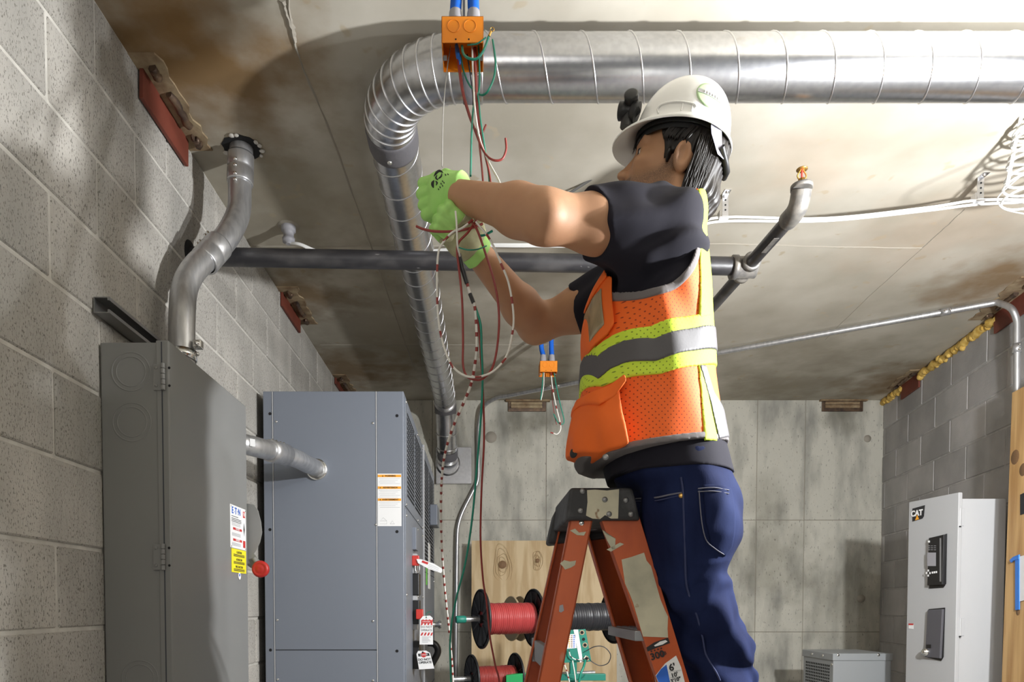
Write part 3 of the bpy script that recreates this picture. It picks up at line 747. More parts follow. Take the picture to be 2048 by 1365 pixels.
# ================================================================== BLUE-GREY SWITCHGEAR, two bays
Y1 = 3.05; xl, xr_ = P(528, 1000, Y1).x, P(808, 1000, Y1).x; zt = P(660, 783, Y1).z
def px2z(py): return P(660, py, Y1).z
def px2x(px): return P(px, 1000, Y1).x
YM = 4.06; YE = 5.08
t = thing('switchgear_cabinet', ((xl + xr_) / 2, (Y1 + YM) / 2, 0), 'large blue-grey switchgear cabinet facing the camera beside the dark grey cabinet', 'cabinet')
MB().box((xl, Y1, 0), (xr_, YM - .002, zt)).build('body', 'cab2', t, .003)
e = .004
def fp(x0, x1, ya_, yb2, name):    # front panel pieces, proud of the body with dark gaps between them
    return MB().box((px2x(x0), Y1 - e, px2z(yb2) if yb2 < 1500 else .03), (px2x(x1), Y1 + .001, px2z(ya_))).build(name, 'cab2', t, .0015)
MB().box((xl + .003, Y1 - .0012, .02), (xr_ - .003, Y1 - .0002, zt - .002)).build('panel_gap', 'seamdark', t)
fp(528.5, 546.5, 784, 9999, 'corner_post'); fp(548.5, 752.5, 784, 1300, 'panel'); fp(548.5, 752.5, 1302, 9999, 'panel'); fp(755, 807, 784, 9999, 'panel')
MB().box((px2x(546.6), Y1 - .006, .03), (px2x(548.0), Y1 - .001, zt - .003)).build('edge_strip', 'cab3', t)
MB().box((px2x(752.8), Y1 - .006, .03), (px2x(754.6), Y1 - .001, zt - .003)).build('edge_strip', 'cab3', t)
for px, py in ((540, 828), (540, 1060), (541, 1301), (794, 832), (794, 1064), (794, 1303)):
    MB().lathe(P(px, py, Y1 - e - .0006), (0, -1, 0), [(0, .0068), (.0005, .0068)], 14).build('bolt_hole', 'hole', t)
for px, py in ((553, 844), (746, 847), (555, 1241), (746, 1243), (556, 1360), (746, 1362), (752, 1050)): screw(t, P(px, py, Y1 - e), -YU, .005, .004)
# warning label
a = P(755, 948, Y1 - e - .0006); b = P(803, 1053, Y1 - e - .0006)
lb = MB().box((a.x, a.y, b.z), (b.x, a.y + .0006, a.z)).build('warning_label', 'paper', t)
for py, s in ((952.5, 'WARNING'), (976, 'ADVERTENCIA'), (1000, 'AVERTISSEMENT')):
    c = P(779, py, a.y - .0003); MB().box((a.x + .001, a.y - .0006, c.z - .0054), (b.x - .001, a.y, c.z + .0054)).build('orange_bar', 'inkorange', lb)
    text(lb, '\u25B2 ' + s if False else s, c + Vector((.004, -.0006, 0)), XU, ZU, .0098, 'ink', bold=.0002)
    q = c + Vector((-.030 if s == 'WARNING' else -.041, -.0006, 0)); MB().prism([q + Vector((-.003, 0, -.003)), q + Vector((.003, 0, -.003)), q + Vector((0, 0, .003))], (0, -.0003, 0)).build('triangle', 'ink', lb)
    for k in range(5 if s[0] != 'W' else 4):
        if py > 999 and k > 3: break
        MB().box((a.x + .006 + .004 * (k % 2), a.y - .0004, c.z - .012 - .0075 * k), (b.x - .006 - .01 * ((k * 7) % 3), a.y, c.z - .0111 - .0075 * k)).build('print_line', 'inkgrey', lb)
zq = P(779, 1049, Y1).z
MB().tube([(a.x + .01, a.y - .0004, zq), (a.x + .04, a.y - .0004, zq), (a.x + .04, a.y - .0004, zq + .014), (a.x + .01, a.y - .0004, zq + .014), (a.x + .025, a.y - .0004, zq + .028), (a.x + .04, a.y - .0004, zq + .014)], .0005, 4).build('lifting_diagram', 'inkgrey', lb)
MB().tube([(a.x + .055, a.y - .0004, zq), (a.x + .075, a.y - .0004, zq), (a.x + .065, a.y - .0004, zq + .014), (a.x + .055, a.y - .0004, zq)], .0005, 4).build('lifting_diagram', 'inkgrey', lb)
# right side of the first bay: perforated upper panel, door channel
def side(parent, ya_, yb2, za_, zb2, off, name, m='cab2', bev=.0015): return MB().box((xr_ - .001, ya_, zb2), (xr_ + off, yb2, za_)).build(name, m, parent, bev)
side(t, Y1 + .03, YM - .01, zt - .02, zt - .50, .004, 'vent_panel')
side(t, Y1 + .03, YM - .01, zt - .515, .05, .004, 'side_door')
def slots(parent, ya_, yb2, za_, zb2, X, ny, nz):
    mb = MB()
    for i in range(ny):
        if i % 9 == 8: continue
        for j in range(nz):
            yy = ya_ + (yb2 - ya_) * (i + .5) / ny; zz = za_ + (zb2 - za_) * (j + .5) / nz; dy = (yb2 - ya_) / ny * .36; dz = abs(zb2 - za_) / nz * .32
            mb.add([(X, yy - dy, zz - dz), (X, yy + dy, zz - dz), (X, yy + dy, zz + dz), (X, yy - dy, zz + dz)], [(0, 1, 2, 3)])
    o = mb.build('vent_slots', 'hole', parent); tag(o, kind='stuff')
slots(t, Y1 + .10, YM - .08, zt - .06, zt - .45, xr_ + .0050, 19, 19)
side(t, 3.40, 3.52, zt - .56, zt - .67, .022, 'top_catch'); side(t, 3.41, 3.48, zt - .69, zt - 1.07, .024, 'door_handle', 'cab3')
for yy in (3.11, 3.7, 4.02):
    for zz in (zt - .03, zt - .49, zt - .54, zt - .9): screw(t, (xr_ + .004, yy, zz), XU, .006, .004)
# breakers seen on the side of the first bay
for zz, h in ((P(838, 1170, 3.45).z, .11), (P(838, 1225, 3.45).z, .12), (P(838, 1310, 3.45).z, .14)):
    MB().box((xr_ + .003, 3.40, zz - h / 2), (xr_ + .036, 3.50, zz + h / 2)).build('breaker', 'black', t, .004)
# second bay
t2 = thing('switchgear_cabinet', ((xl + xr_) / 2, (YM + YE) / 2, 0), 'second blue-grey switchgear bay with a vented side behind the first one', 'cabinet')
zt2 = zt + .004
MB().box((xl, YM + .002, 0), (xr_ + .004, YE, zt2)).build('body', 'cab2', t2, .003)
MB().box((xr_ + .003, YM + .003, .02), (xr_ + .012, YM + .018, zt2 - .004)).build('edge_strip', 'cab3', t2)
slots(t2, YM + .06, YE - .05, zt2 - .06, zt2 - .72, xr_ + .0050, 19, 28)
for zz in (zt2 - .75, zt2 - 1.05, zt2 - 1.5):
    MB().box((xr_ + .003, YM + .03, zz), (xr_ + .0055, YE - .02, zz + .004)).build('panel_gap', 'seamdark', t2)
    screw(t2, (xr_ + .004, YM + .05, zz + .03), XU, .008, .006); screw(t2, (xr_ + .004, YE - .06, zz - .03), XU, .008, .006)
bxx = P(868, 1035, 4.75); MB().box((xr_ + .003, 4.62, bxx.z - .07), (xr_ + .055, 4.82, bxx.z + .07)).build('meter_box', 'cab2', t2, .006)
bz = P(856, 1135, 4.45).z; MB().box((xr_ + .003, 4.45, bz - .14), (xr_ + .007, 4.62, bz + .16)).build('name_plate', 'paper', t2); MB().box((xr_ + .003, 4.28, bz - .12), (xr_ + .0065, 4.36, bz + .0)).build('green_sticker', 'green_ink', t2)
hq = P(862, 1250, 4.5); MB().lathe((xr_ + .003, 4.5, hq.z), XU, [(0, .03), (.02, .03), (.03, .018), (.06, .018), (.07, .028), (.085, .026)], 16).build('rotary_handle', 'chrome', t2)
hq = P(860, 1305, 4.4); MB().tube(bez([(xr_, 4.4, hq.z + .06), (xr_ + .05, 4.4, hq.z + .05), (xr_ + .07, 4.4, hq.z), (xr_ + .03, 4.4, hq.z - .08)], 5), .022, 10).build('pull_handle', 'black', t2)

# lockout padlocks and hanging tags on the side of the cabinet
def padlock(px, py, Y, lab):
    c = P(px, py, Y); k = thing('lockout_lock', c + Vector((0, 0, -.03)), lab, 'lock', 'red lockout devices')
    MB().box(c + Vector((-.022, -.012, -.028)), c + Vector((.014, .012, .022))).build('body', 'redplastic', k, .004)
    MB().tube(bez([c + Vector((-.006, 0, -.028)), c + Vector((-.004, 0, -.055)), c + Vector((.014, 0, -.055)), c + Vector((.014, 0, -.02))], 5), .003, 8).build('shackle', 'chrome', k)
padlock(833, 1121, 3.38, 'upper red lockout clamp with a long white tag on the switchgear'); padlock(841, 1228, 3.38, 'lower red lockout clamp above the striped danger tag')
def tag_card(q, Y, lab, kind):
    pts = [P(x, y, Y) for x, y in q]
    cc = sum(pts, Vector()) / len(pts)
    k = thing('warning_tag', Vector((cc.x, Y, min(p.z for p in pts))), lab, 'tag', 'white warning tags')
    MB().prism(pts, (0, .0012, 0)).build('card', 'paper', k)
    return k, Y - .0004
k, yy = tag_card([(833, 1119), (842, 1119), (868, 1128), (887, 1140), (882, 1147), (858, 1139), (836, 1127)], 3.36, 'long white tag sticking out sideways from the red clamp', 0)
for a_, b_ in (((845, 1123), (856, 1127)),): MB().prism([P(845, 1121.5, yy), P(857, 1126, yy), P(855, 1130, yy), P(843, 1125.5, yy)], (0, -.0004, 0)).build('red_bar', 'inkred', k)
for i in range(3): MB().tube([P(858 - i, 1129 + 3 * i, yy), P(878 - i, 1138 + 3 * i, yy)], .0005, 4).build('print_line', 'inkgrey', k)
MB().lathe(P(836, 1122, yy), -YU, [(0, .004), (.0006, .004)], 10).build('eyelet', 'chrome', k)
k, yy = tag_card([(839, 1290), (840, 1240), (846, 1233), (860, 1232), (865.5, 1237), (866, 1290)], 3.36, 'white danger tag with red diagonal stripes hanging on the switchgear', 1)
def q4(x0, y0_, x1, y1_, m, nm): MB().prism([P(x0, y0_, yy), P(x1, y0_, yy), P(x1, y1_, yy), P(x0, y1_, yy)], (0, -.0004, 0)).build(nm, m, k)
for i in range(4):
    x = 841 + i * 6.5; MB().prism([P(x, 1253, yy), P(x + 3.4, 1253, yy), P(x + 7 if x < 858 else 866, 1240, yy), P(x + 3.6, 1240, yy)], (0, -.0003, 0)).build('red_stripe', 'inkred', k)
    MB().prism([P(x, 1272, yy), P(x + 3.4, 1272, yy), P(min(x + 6.2, 866), 1266, yy), P(x + 2.8, 1266, yy)], (0, -.0003, 0)).build('red_stripe', 'inkred', k)
q4(842.5, 1241, 863, 1247.5, 'inkred', 'danger_bar'); text(k, 'DANGER', P(852.7, 1244.2, yy - .0006), XU, ZU, .0096, 'paper')
q4(842, 1251, 864, 1265, 'paper', 'white_field')
text(k, 'DO NOT', P(853, 1255, yy - .0008), XU, ZU, .014, 'ink'); text(k, 'OPERATE', P(853, 1261.5, yy - .0008), XU, ZU, .013, 'ink')
for i in range(5): q4(844, 1274.5 + i * 2.6, 862 - (i * 5) % 7, 1275.3 + i * 2.6, 'inkgrey', 'print_line')
MB().lathe(P(852.5, 1236, yy), -YU, [(0, .004), (.0006, .004)], 10).build('eyelet', 'chrome', k)
MB().tube(bez([P(852.5, 1236, yy), P(853, 1228, yy), P(858, 1225, yy), P(863, 1225, yy)], 4), .0012, 6).build('tie', 'greenwire', k)
k, yy = tag_card([(838, 1340), (833, 1309), (836, 1303), (852, 1302), (860, 1307), (868.5, 1338)], 3.35, 'lowest white danger tag tilted on the switchgear, reading do not operate', 2)
MB().prism([P(836, 1308.5, yy), P(858, 1307, yy), P(859.5, 1312.5, yy), P(837, 1314, yy)], (0, -.0004, 0)).build('danger_bar', 'ink', k)
MB().lathe(P(847.5, 1310.6, yy - .0005), -YU, [(0, .013), (.0003, .013)], 18).build('danger_oval', 'inkred', k).scale = (1, 1, 1)
text(k, 'DANGER', P(847.5, 1310.6, yy - .0012), (1, 0, .06), (-.06, 0, 1), .0096, 'paper')
text(k, 'DO NOT', P(849, 1320, yy - .0006), (1, 0, .06), (-.06, 0, 1), .0158, 'ink', bold=.0003); text(k, 'OPERATE', P(850.5, 1326, yy - .0006), (1, 0, .06), (-.06, 0, 1), .0152, 'ink', bold=.0003)
MB().lathe(P(845.5, 1305.5, yy - .0006), -YU, [(0, .0045), (.0006, .0045)], 12).build('eyelet', 'hole', k)

# short conduit between the two cabinets
t = thing('short_conduit', P(560, 905, 2.5), 'short curved conduit joining the dark grey cabinet to the blue-grey one', 'conduit')
pe = P(634, 940, Y1 - .002); pth = bez([Vector((-.87, 2.44, P(480, 884, 2.44).z)), P(505, 893, 2.50), P(550, 905, 2.62), P(590, 917, 2.76), P(616, 930, 2.92), pe + Vector((-.004, -.03, .004)), pe], 7)
CRs = .0415
MB().tube(pth, CRs * .88, 28).build('conduit', 'emt', t)
pa_, pb_ = P(538, 901, 2.585), P(572, 911, 2.69); MB().lathe(pa_, pb_ - pa_, [(0, CRs * .8), (0, CRs), (.03, CRs + .001), (.034, CRs), ((pb_ - pa_).length, CRs), ((pb_ - pa_).length, CRs * .8)], 28, True, False).build('coupling', 'emt', t)
for f in (.2, .4, .65, .85): screw(t, pa_.lerp(pb_, f) + Vector((.004, -.012, CRs * .9)), (0, -.3, 1), .006, .006)
MB().lathe(pe, (0, -1, 0), [(0, CRs + .006), (.012, CRs + .006), (.014, CRs)], 28).build('lock_ring', 'chrome', t)
plate(t, P(505, 886, 2.49 - CRs), (1, .3, -.1), ZU, .018, .026, .0008, 'paper', 'label')
MB().lathe(P(634, 938, Y1 - .02), (0, -1, 0), [(0, .006), (.01, .006)], 8).build('set_screw', 'chrome', t)

# ================================================================== LIGHT GREY CABINET WITH CONTROLLER (right)
Yc = 3.50; x0, x1 = P(1919, 1000, Yc).x, P(2013, 1000, Yc).x; zt = P(1960, 998, Yc).z; zb = .35; dl = .36
t = thing('transfer_switch_cabinet', ((x0 + x1) / 2, Yc + dl / 2, zb), 'light grey cabinet with a small controller screen on its door by the right wall', 'cabinet')
MB().box((x0, Yc, zb), (x1, Yc + dl, zt)).build('body', 'cab3', t, .003)
hp = P(1914, 1000, Yc); dv = Vector((-.12, 1, 0)).normalized(); dn = Vector((-dv.y, dv.x, 0)); hp.z = 0
dw = .34; th_ = .022; zd0, zd1 = zb + .01, P(1914, 986, Yc).z
def dp(u, z, off=0.0): return Vector((hp.x, hp.y - .012, 0)) + dv * (dw * u) + dn * off + Vector((0, 0, z))
door = MB().hexa([dp(0, zd0, 0), dp(1, zd0, 0), dp(1, zd0, -th_), dp(0, zd0, -th_)], [dp(0, zd1, 0), dp(1, zd1, 0), dp(1, zd1, -th_), dp(0, zd1, -th_)]).build('door', 'cab3', t, .003)
RT = -dv                                   # reading direction on the door face as seen from the room
def onDoor(px, py):
    d = ray(px, py); n = dn; p0 = dp(0, 0, .001); k = (p0 - O).dot(n) / d.dot(n); return O + d * k
def dplate(parent, q, tck, m, nm, bev=0): return MB().prism([onDoor(x, y) for x, y in q], dn * tck).build(nm, m, parent, bev)
lg = dplate(door, [(1825, 1018), (1850, 1011), (1848, 1033), (1845, 1038), (1825, 1044)], .001, 'ink', 'maker_badge')
text(lg, 'CAT', onDoor(1834, 1027.5) + dn * .002, -dv if (-dv).cross(ZU).dot(dn) > 0 else dv, ZU, .043, 'paper', bold=.0018)
MB().prism([onDoor(1831, 1041.5) + dn * .0024, onDoor(1839, 1039) + dn * .0024, onDoor(1835, 1030) + dn * .0024], dn * .0003).build('badge_triangle', 'inkorange', lg)
fr = dplate(door, [(1862, 1079), (1895, 1068), (1893, 1168), (1888, 1176), (1859, 1178)], .004, 'black', 'controller_frame', .002)
cn = dplate(door, [(1864, 1077), (1894, 1070), (1891, 1170), (1861, 1172)], .020, 'black', 'controller', .002)
def rp(c, px, py, off): return onDoor(px, py) + dn * off
def small(parent, x0_, y0_, x1_, y1_, off, m, nm): return MB().prism([rp(0, x0_, y0_, off), rp(0, x1_, y0_, off), rp(0, x1_, y1_, off), rp(0, x0_, y1_, off)], dn * .0006).build(nm, m, parent)
# positions on the raised face are shifted by the parallax of its height
small(cn, 1861.5, 1106, 1879, 1133, .0205, 'greyplastic', 'screen')
small(cn, 1863, 1082, 1867, 1086, .0205, 'paper', 'controller_badge')
for i in range(3):
    for j in range(3): small(cn, 1863 + i * 6, 1092 + j * 4, 1867 + i * 6, 1093 + j * 4, .0205, 'inkgrey', 'print_line')
for x, y in ((1863.5, 1142), (1863.5, 1152), (1860, 1147), (1867, 1147), (1872, 1146), (1876, 1145.5), (1880, 1145)): small(cn, x - 1.4, y - 2, x + 1.4, y + 2, .0205, 'paper', 'button')
small(cn, 1886.5, 1077, 1889.5, 1164, .0205, 'alu', 'side_strip')
hf = dplate(door, [(1858, 1219), (1891, 1216), (1888, 1315), (1883, 1323), (1855, 1316)], .004, 'black', 'handle_frame', .002)
hc = dplate(door, [(1860, 1221), (1890, 1219), (1885, 1318), (1855, 1315)], .016, mat('dark_grey_plastic', (.09, .088, .10), .5), 'handle_cover', .003)
lk = onDoor(1858, 1305) + dn * .016
MB().lathe(lk, dn, [(0, .020), (.012, .020), (.014, .013), (.020, .013), (.021, .002)], 20).build('lock', 'chrome', hc)
small(hc, 1859, 1290, 1868, 1297, .018, 'black', 'latch')
dplate(door, [(1817.5, 1249), (1827, 1249), (1827, 1259), (1817.5, 1258)], .0008, 'paper', 'sticker'); dplate(door, [(1817.5, 1248), (1827, 1248), (1827, 1251), (1817.5, 1251)], .0014, 'inkred', 'sticker_bar')
for py in (1035, 1255):
    c = P(1917, py, Yc - .004); h = thing('hinge', c, None, None); h.parent = t; h.location = c - wloc(t)
    MB().lathe(c + Vector((.004, -.006, -.045)), ZU, [(0, .005), (.09, .005)], 10).build('pin', 'cab3', h); MB().box(c + Vector((.006, -.0, -.045)), c + Vector((.03, .004, .045))).build('leaf', 'cab3', h, .001)
    MB().lathe(c + Vector((.004, -.006, -.052)), ZU, [(0, .006), (.006, .006)], 10).build('pin_cap', 'hole', h)

# ================================================================== TRANSFORMER BOX (lower right)
Yt = 4.2; x0, x1 = P(1666, 1310, Yt).x, P(1786, 1310, Yt).x; zt = P(1700, 1308, Yt).z; Yt2 = 4.60
t = thing('transformer_box', ((x0 + x1) / 2, (Yt + Yt2) / 2, 0), 'squat grey transformer with perforated side in the far right corner', 'transformer')
MB().box((x0 + .006, Yt + .006, .08), (x1 - .006, Yt2 - .006, zt - .03)).build('body', 'trans', t, .003)
MB().box((x0, Yt, zt - .045), (x1, Yt2, zt)).build('lid', 'trans', t, .004)
MB().box((x0 + .03, Yt + .03, 0), (x1 - .03, Yt2 - .03, .08)).build('base', 'trans', t)
mb = MB()
for i in range(14):
    for j in range(10):
        yy = Yt + .05 + i * .0225; zz = zt - .075 - j * .02
        mb.add([(x0 + .0055, yy, zz), (x0 + .0055, yy + .015, zz), (x0 + .0055, yy + .015, zz - .013), (x0 + .0055, yy, zz - .013)], [(0, 1, 2, 3)])
o = mb.build('vent_holes', 'hole', t); tag(o, kind='stuff')
for px in (1676, 1757): screw(t, P(px, 1311, Yt), -YU, .008, .005)
for yy in (Yt + .12, Yt + .26): screw(t, (x0, yy, zt - .022), -XU, .008, .005)
screw(t, (x0 + .006, Yt + .02, zt - .07), -XU, .008, .005); screw(t, (x0 + .006, Yt2 - .03, zt - .26), -XU, .008, .005)

# ================================================================== BOARDS
def quad_board(px, Y, w, h0, thick, lean):
    pass
a = P(943, 1082, 5.10); b = P(1232, 1082, 5.10)
t = thing('plywood_sheet', (a.x, 5.05, 0), 'sheet of pale plywood standing against the back wall behind the spools', 'plywood')
MB().hexa([(a.x, 4.98, 0), (b.x, 4.98, 0), (b.x, 4.998, 0), (a.x, 4.998, 0)], [(a.x, 5.10, a.z), (b.x, 5.10, b.z), (b.x, 5.118, b.z), (a.x, 5.118, a.z)]).build('sheet', 'ply', t, .001)
for px, py, r in ((1005, 1130, .030), (1075, 1122, .016), (979, 1179, .014)):
    c = P(px, py, 5.083); MB().lathe(c, (0, -1, .06), [(0, r), (.001, r * .96), (.0012, .001)], 16).build('knot', 'knot', t)
    for k in (1.45, 2.0, 2.7, 3.5):
        rw = random.Random(int(px * k)); ph = rw.uniform(0, 6)
        MB().tube([c + Vector((math.cos(q_) * r * k * (.62 + .10 * math.sin(3 * q_ + ph)), -.0006, math.sin(q_) * r * k * (1.5 + .25 * math.sin(2 * q_ + ph)))) for q_ in np.linspace(0, 6.2832, 41)], .0010, 4, False).build('grain_ring', 'grain', t)
# raw timber board at the right edge, leaning by the cabinet
Yw = 3.30; a = P(2024, 786, Yw); bx = P(2003, 1365, Yw)
sl = (a.x - bx.x) / (a.z - bx.z)
def wp(u, z, off=0): return Vector((a.x + (z - a.z) * sl - .2 * u + off, Yw - .98 * u, z))
zt = a.z
t = thing('timber_board', wp(0, 0), 'raw knotty timber board leaning at the right edge beside the light grey cabinet', 'board')
MB().hexa([wp(0, 0), wp(.5, 0), wp(.5, 0, .04), wp(0, 0, .04)], [wp(0, zt), wp(.5, zt), wp(.5, zt, .04), wp(0, zt, .04)]).build('board', 'timber', t, .002)
def onB(px, py):
    d = ray(px, py); p0, p1, p2 = wp(0, 1), wp(.5, 1), wp(0, 2); n = (p1 - p0).cross(p2 - p0); return O + d * ((p0 - O).dot(n) / d.dot(n))
nB = -((wp(.5, 1) - wp(0, 1)).cross(wp(0, 2) - wp(0, 1)).normalized()); nB = nB if nB.x < 0 else -nB
for px, py, r in ((2030, 915, .035), (2046, 940, .03), (2036, 1225, .016)):
    c = onB(px, py); MB().lathe(c, nB, [(0, r), (.001, r * .9), (.0012, .001)], 14).build('knot', 'knot', t)
def bq(q, m, nm, cat=None, off=.0015): 
    return MB().prism([onB(x, y) for x, y in q], nB * off).build(nm, m, t) if cat is None else tag(MB().prism([onB(x, y) + nB * .002 for x, y in q], nB * off).build(nm, m), *cat)
bq([(2041, 990), (2062, 980), (2062, 1024), (2041, 1031)], 'ink', 'black_mark')
bq([(2036, 1115), (2075, 1105), (2075, 1195), (2036, 1205)], 'paper', 'paper_sheet', ('white paper sheet taped to the timber board', 'paper'))
bq([(2033, 1118), (2041, 1114), (2041, 1220), (2033, 1221)], 'bluetape', 'tape_strip', ('vertical strip of blue tape on the timber board', 'tape'), .004)
bq([(2023, 1121), (2029, 1115), (2041, 1110), (2041, 1119), (2030, 1122), (2025, 1126)], 'bluetape', 'tape_strip', ('curled short end of blue tape at the corner of the paper sheet', 'tape'), .006)
# ================================================================== STEP LADDER
YN0, YN1, YF0, YF1 = 1.430, 1.405, 1.665, 1.735      # near and far rails, at the cap and at the bottom of the picture
lad = thing('step_ladder', (.30, 1.55, 0), 'worn orange fibreglass step ladder with a black cap under the man', 'ladder')
def ext(a, b, z):                     # carry the line a-b on to height z
    return a + (b - a) * ((z - a.z) / (b.z - a.z))
def rail(tl, tr, bl, br, name, dep):
    # near outline in pixels, copied to the far side at the same X and Z
    q = [P(tl[0], tl[1], YN0), P(tr[0], tr[1], YN0), P(br[0], br[1], YN1), P(bl[0], bl[1], YN1)]
    near = [ext(q[0], q[3], q[0].z + .03), ext(q[1], q[2], q[1].z + .03), ext(q[1], q[2], 0), ext(q[0], q[3], 0)]
    far = []
    for p in near:
        k = (q[0].z - p.z) / (q[0].z - q[3].z); far.append(Vector((p.x, YF0 + (YF1 - YF0) * k, p.z)))
    for side, pts, s in (('near', near, 1), ('far', far, -1)):
        w = .0045; mb = MB()
        mb.prism(pts, (0, s * w, 0))
        for i, j in ((0, 3), (1, 2)):
            other = (1, 2) if i == 0 else (0, 3)
            ux = (pts[other[0]] - pts[i]).normalized() * w
            mb.prism([pts[i], pts[i] + ux, pts[j] + ux, pts[j]], (0, s * dep, 0))
        mb.build(name, 'ladder', lad, .0012)
    return near, far
fn, ff = rail((1204, 1043), (1281, 1041), (1318, 1365), (1379, 1365), 'front_rail', .030)
rn, rf = rail((1140, 1043), (1185, 1043), (1077, 1365), (1121, 1365), 'rear_rail', .026)
def between(pts, z):                  # x range of a rail at height z
    a = ext(pts[0], pts[3], z); b = ext(pts[1], pts[2], z); return a, b
for i, z in enumerate((1.43, 1.13, .83, .53, .23)):
    a, b = between(fn, z); c, d = between(ff, z)
    st = MB().box((a.x - .012, a.y + .004, z - .022), (b.x - .004, c.y - .004, z)).build('step', 'alu', lad, .003)
    for k in range(4): x = a.x + (b.x - a.x) * (k + .5) / 4; MB().box((x - .004, a.y + .01, z - .0005), (x + .004, c.y - .01, z + .0015)).build('tread_rib', 'alu', st)
for z in (1.37, .9, .45):
    a, b = between(rn, z); c, d = between(rf, z)
    MB().box((a.x + .006, a.y + .004, z - .025), (a.x + .022, c.y - .004, z + .025)).build('rear_brace', 'alu', lad, .002)
    for yy in (c.y - .001,): MB().box((a.x + .002, yy - .006, z - .03), (b.x - .004, yy + .006, z + .03)).build('brace_plate', 'alu', lad, .002)
for pts, s in ((fn, -1), (ff, 1)):
    for p, q in ((pts[3], pts[2]), ):
        MB().box((p.x - .01, p.y - .012, 0), (q.x + .01, p.y + .03, .05)).build('foot', 'black', lad, .004)
for pts in (rn, rf): MB().box((pts[3].x - .01, pts[3].y - .012, 0), (pts[2].x + .01, pts[3].y + .03, .05)).build('foot', 'black', lad, .004)
# cap
yc0, yc1 = YN0 - .012, YF0 + .012
q = [P(1131, 1041, yc0), P(1282, 1041, yc0), P(1266, 978, yc0), P(1140, 973, yc0)]
top_z = (q[2].z + q[3].z) / 2; q[2].z = q[3].z = top_z; q[0].z = q[1].z = (q[0].z + q[1].z) / 2
cap = MB().prism(q, (0, yc1 - yc0, 0)).build('cap', 'cap', lad, .007, seg=3)
f = MB(); fq = [Vector((p.x, yc1 + .0, p.z)) for p in q]
MB().hexa([fq[0] + Vector((-.014, -.03, -.03)), fq[1] + Vector((.004, -.03, -.012)), fq[1] + Vector((.004, .045, -.012)), fq[0] + Vector((-.014, .045, -.03))],
          [fq[3] + Vector((-.004, -.03, -.01)), fq[2] + Vector((.0, -.03, -.01)), fq[2] + Vector((.0, .04, -.016)), fq[3] + Vector((-.004, .04, -.016))]).build('cap_end', 'cap', lad, .012, seg=3)
MB().box((q[3].x + .02, yc0 + .05, top_z - .002), (q[2].x - .02, yc1 - .04, top_z + .002)).build('tool_tray', 'cap', lad, .002)
def facep(pts_px, Y, t, m, nm, parent=lad, bev=0): return MB().prism([P(x, y, Y) for x, y in pts_px], (0, -t, 0)).build(nm, m, parent, bev)
facep([(1174, 981), (1190, 980), (1214, 982), (1238, 979), (1237, 1010), (1236, 1038), (1222, 1038), (1210, 1031), (1200, 1039), (1185, 1038), (1172, 1032), (1175, 1005)], yc0, .0008, 'oldlabel', 'tape_patch', cap)
for x, y in ((1161, 1022), (1209.5, 1000), (1218, 1029), (1252, 1001), (1262, 1029), (1165, 983)): MB().lathe(P(x, y, yc0), -YU, [(0, .0062), (.002, .0058), (.0036, .0035), (.0038, .0005)], 12).build('rivet', 'strut', cap)
for x, y in ((1163, 1047),): MB().lathe(P(x, y, YN0), -YU, [(0, .0062), (.002, .0058), (.0036, .0035), (.0038, .0005)], 12).build('rivet', 'chrome', lad)
# labels on the near front rail; the rail leans a little towards the camera, so each label follows it
def rl(px, py, off=.0006):
    k = (py - 1041) / (1365 - 1041); return P(px, py, YN0 + (YN1 - YN0) * k - off)
def rlab(pts, m, nm, off=.0003, t=.0005, parent=lad): return MB().prism([rl(x, y, off) for x, y in pts], (0, -t, 0)).build(nm, m, parent)
rlab([(1243, 1120), (1262, 1115), (1288, 1106), (1293, 1122), (1302, 1133), (1311, 1165), (1321, 1200), (1330, 1222), (1336, 1234), (1335, 1258), (1336, 1276), (1312, 1275), (1286, 1274), (1276, 1240), (1266, 1206), (1259, 1188), (1250, 1168), (1246, 1140)], 'oldlabel', 'torn_label')
rlab([(1204, 1060), (1213, 1080), (1219, 1072), (1231, 1078), (1230, 1098), (1224, 1100), (1214, 1082)], 'oldlabel', 'label_scrap')
bl = rlab([(1293, 1296), (1308, 1286), (1336, 1276), (1340, 1287), (1312, 1297), (1295, 1304)], 'ink', 'maker_label')
rlab([(1308, 1292), (1320, 1284), (1331, 1281), (1335, 1284), (1325, 1290), (1310, 1294)], 'paper', 'label_oval', .0009, .0003, bl)
ru = (rl(1378, 1365) - rl(1281, 1041)).normalized(); rr_ = Vector((1, 0, .30)).normalized(); up_ = (rr_.cross(Vector((0, 1, 0)))); up_ = up_ if up_.z > 0 else -up_
text(lad, '300', rl(1315, 1312, .0012), rr_, up_, .020, 'ink', bold=.0005); text(lad, 'LB', rl(1328, 1308, .0012), rr_, up_, .010, 'ink')
for i in range(4): 
    c = rl(1303 + i * 6.5, 1303.5 - i * 2, .0012); MB().prism([c + (rr_ * math.cos(a) + up_ * math.sin(a)) * (.0028 if k % 2 == 0 else .0012) for k, a in enumerate([math.pi / 2 + j * math.pi / 5 for j in range(10)])], (0, -.0003, 0)).build('star', 'ink', lad)
wl_ = rlab([(1311, 1352), (1330, 1328), (1352, 1312), (1362, 1335), (1372, 1375), (1320, 1377)], 'paper', 'size_label')
rlab([(1312, 1353), (1322, 1339), (1333, 1330), (1342, 1375), (1321, 1376)], 'inkblue', 'blue_field', .0009, .0003, wl_)
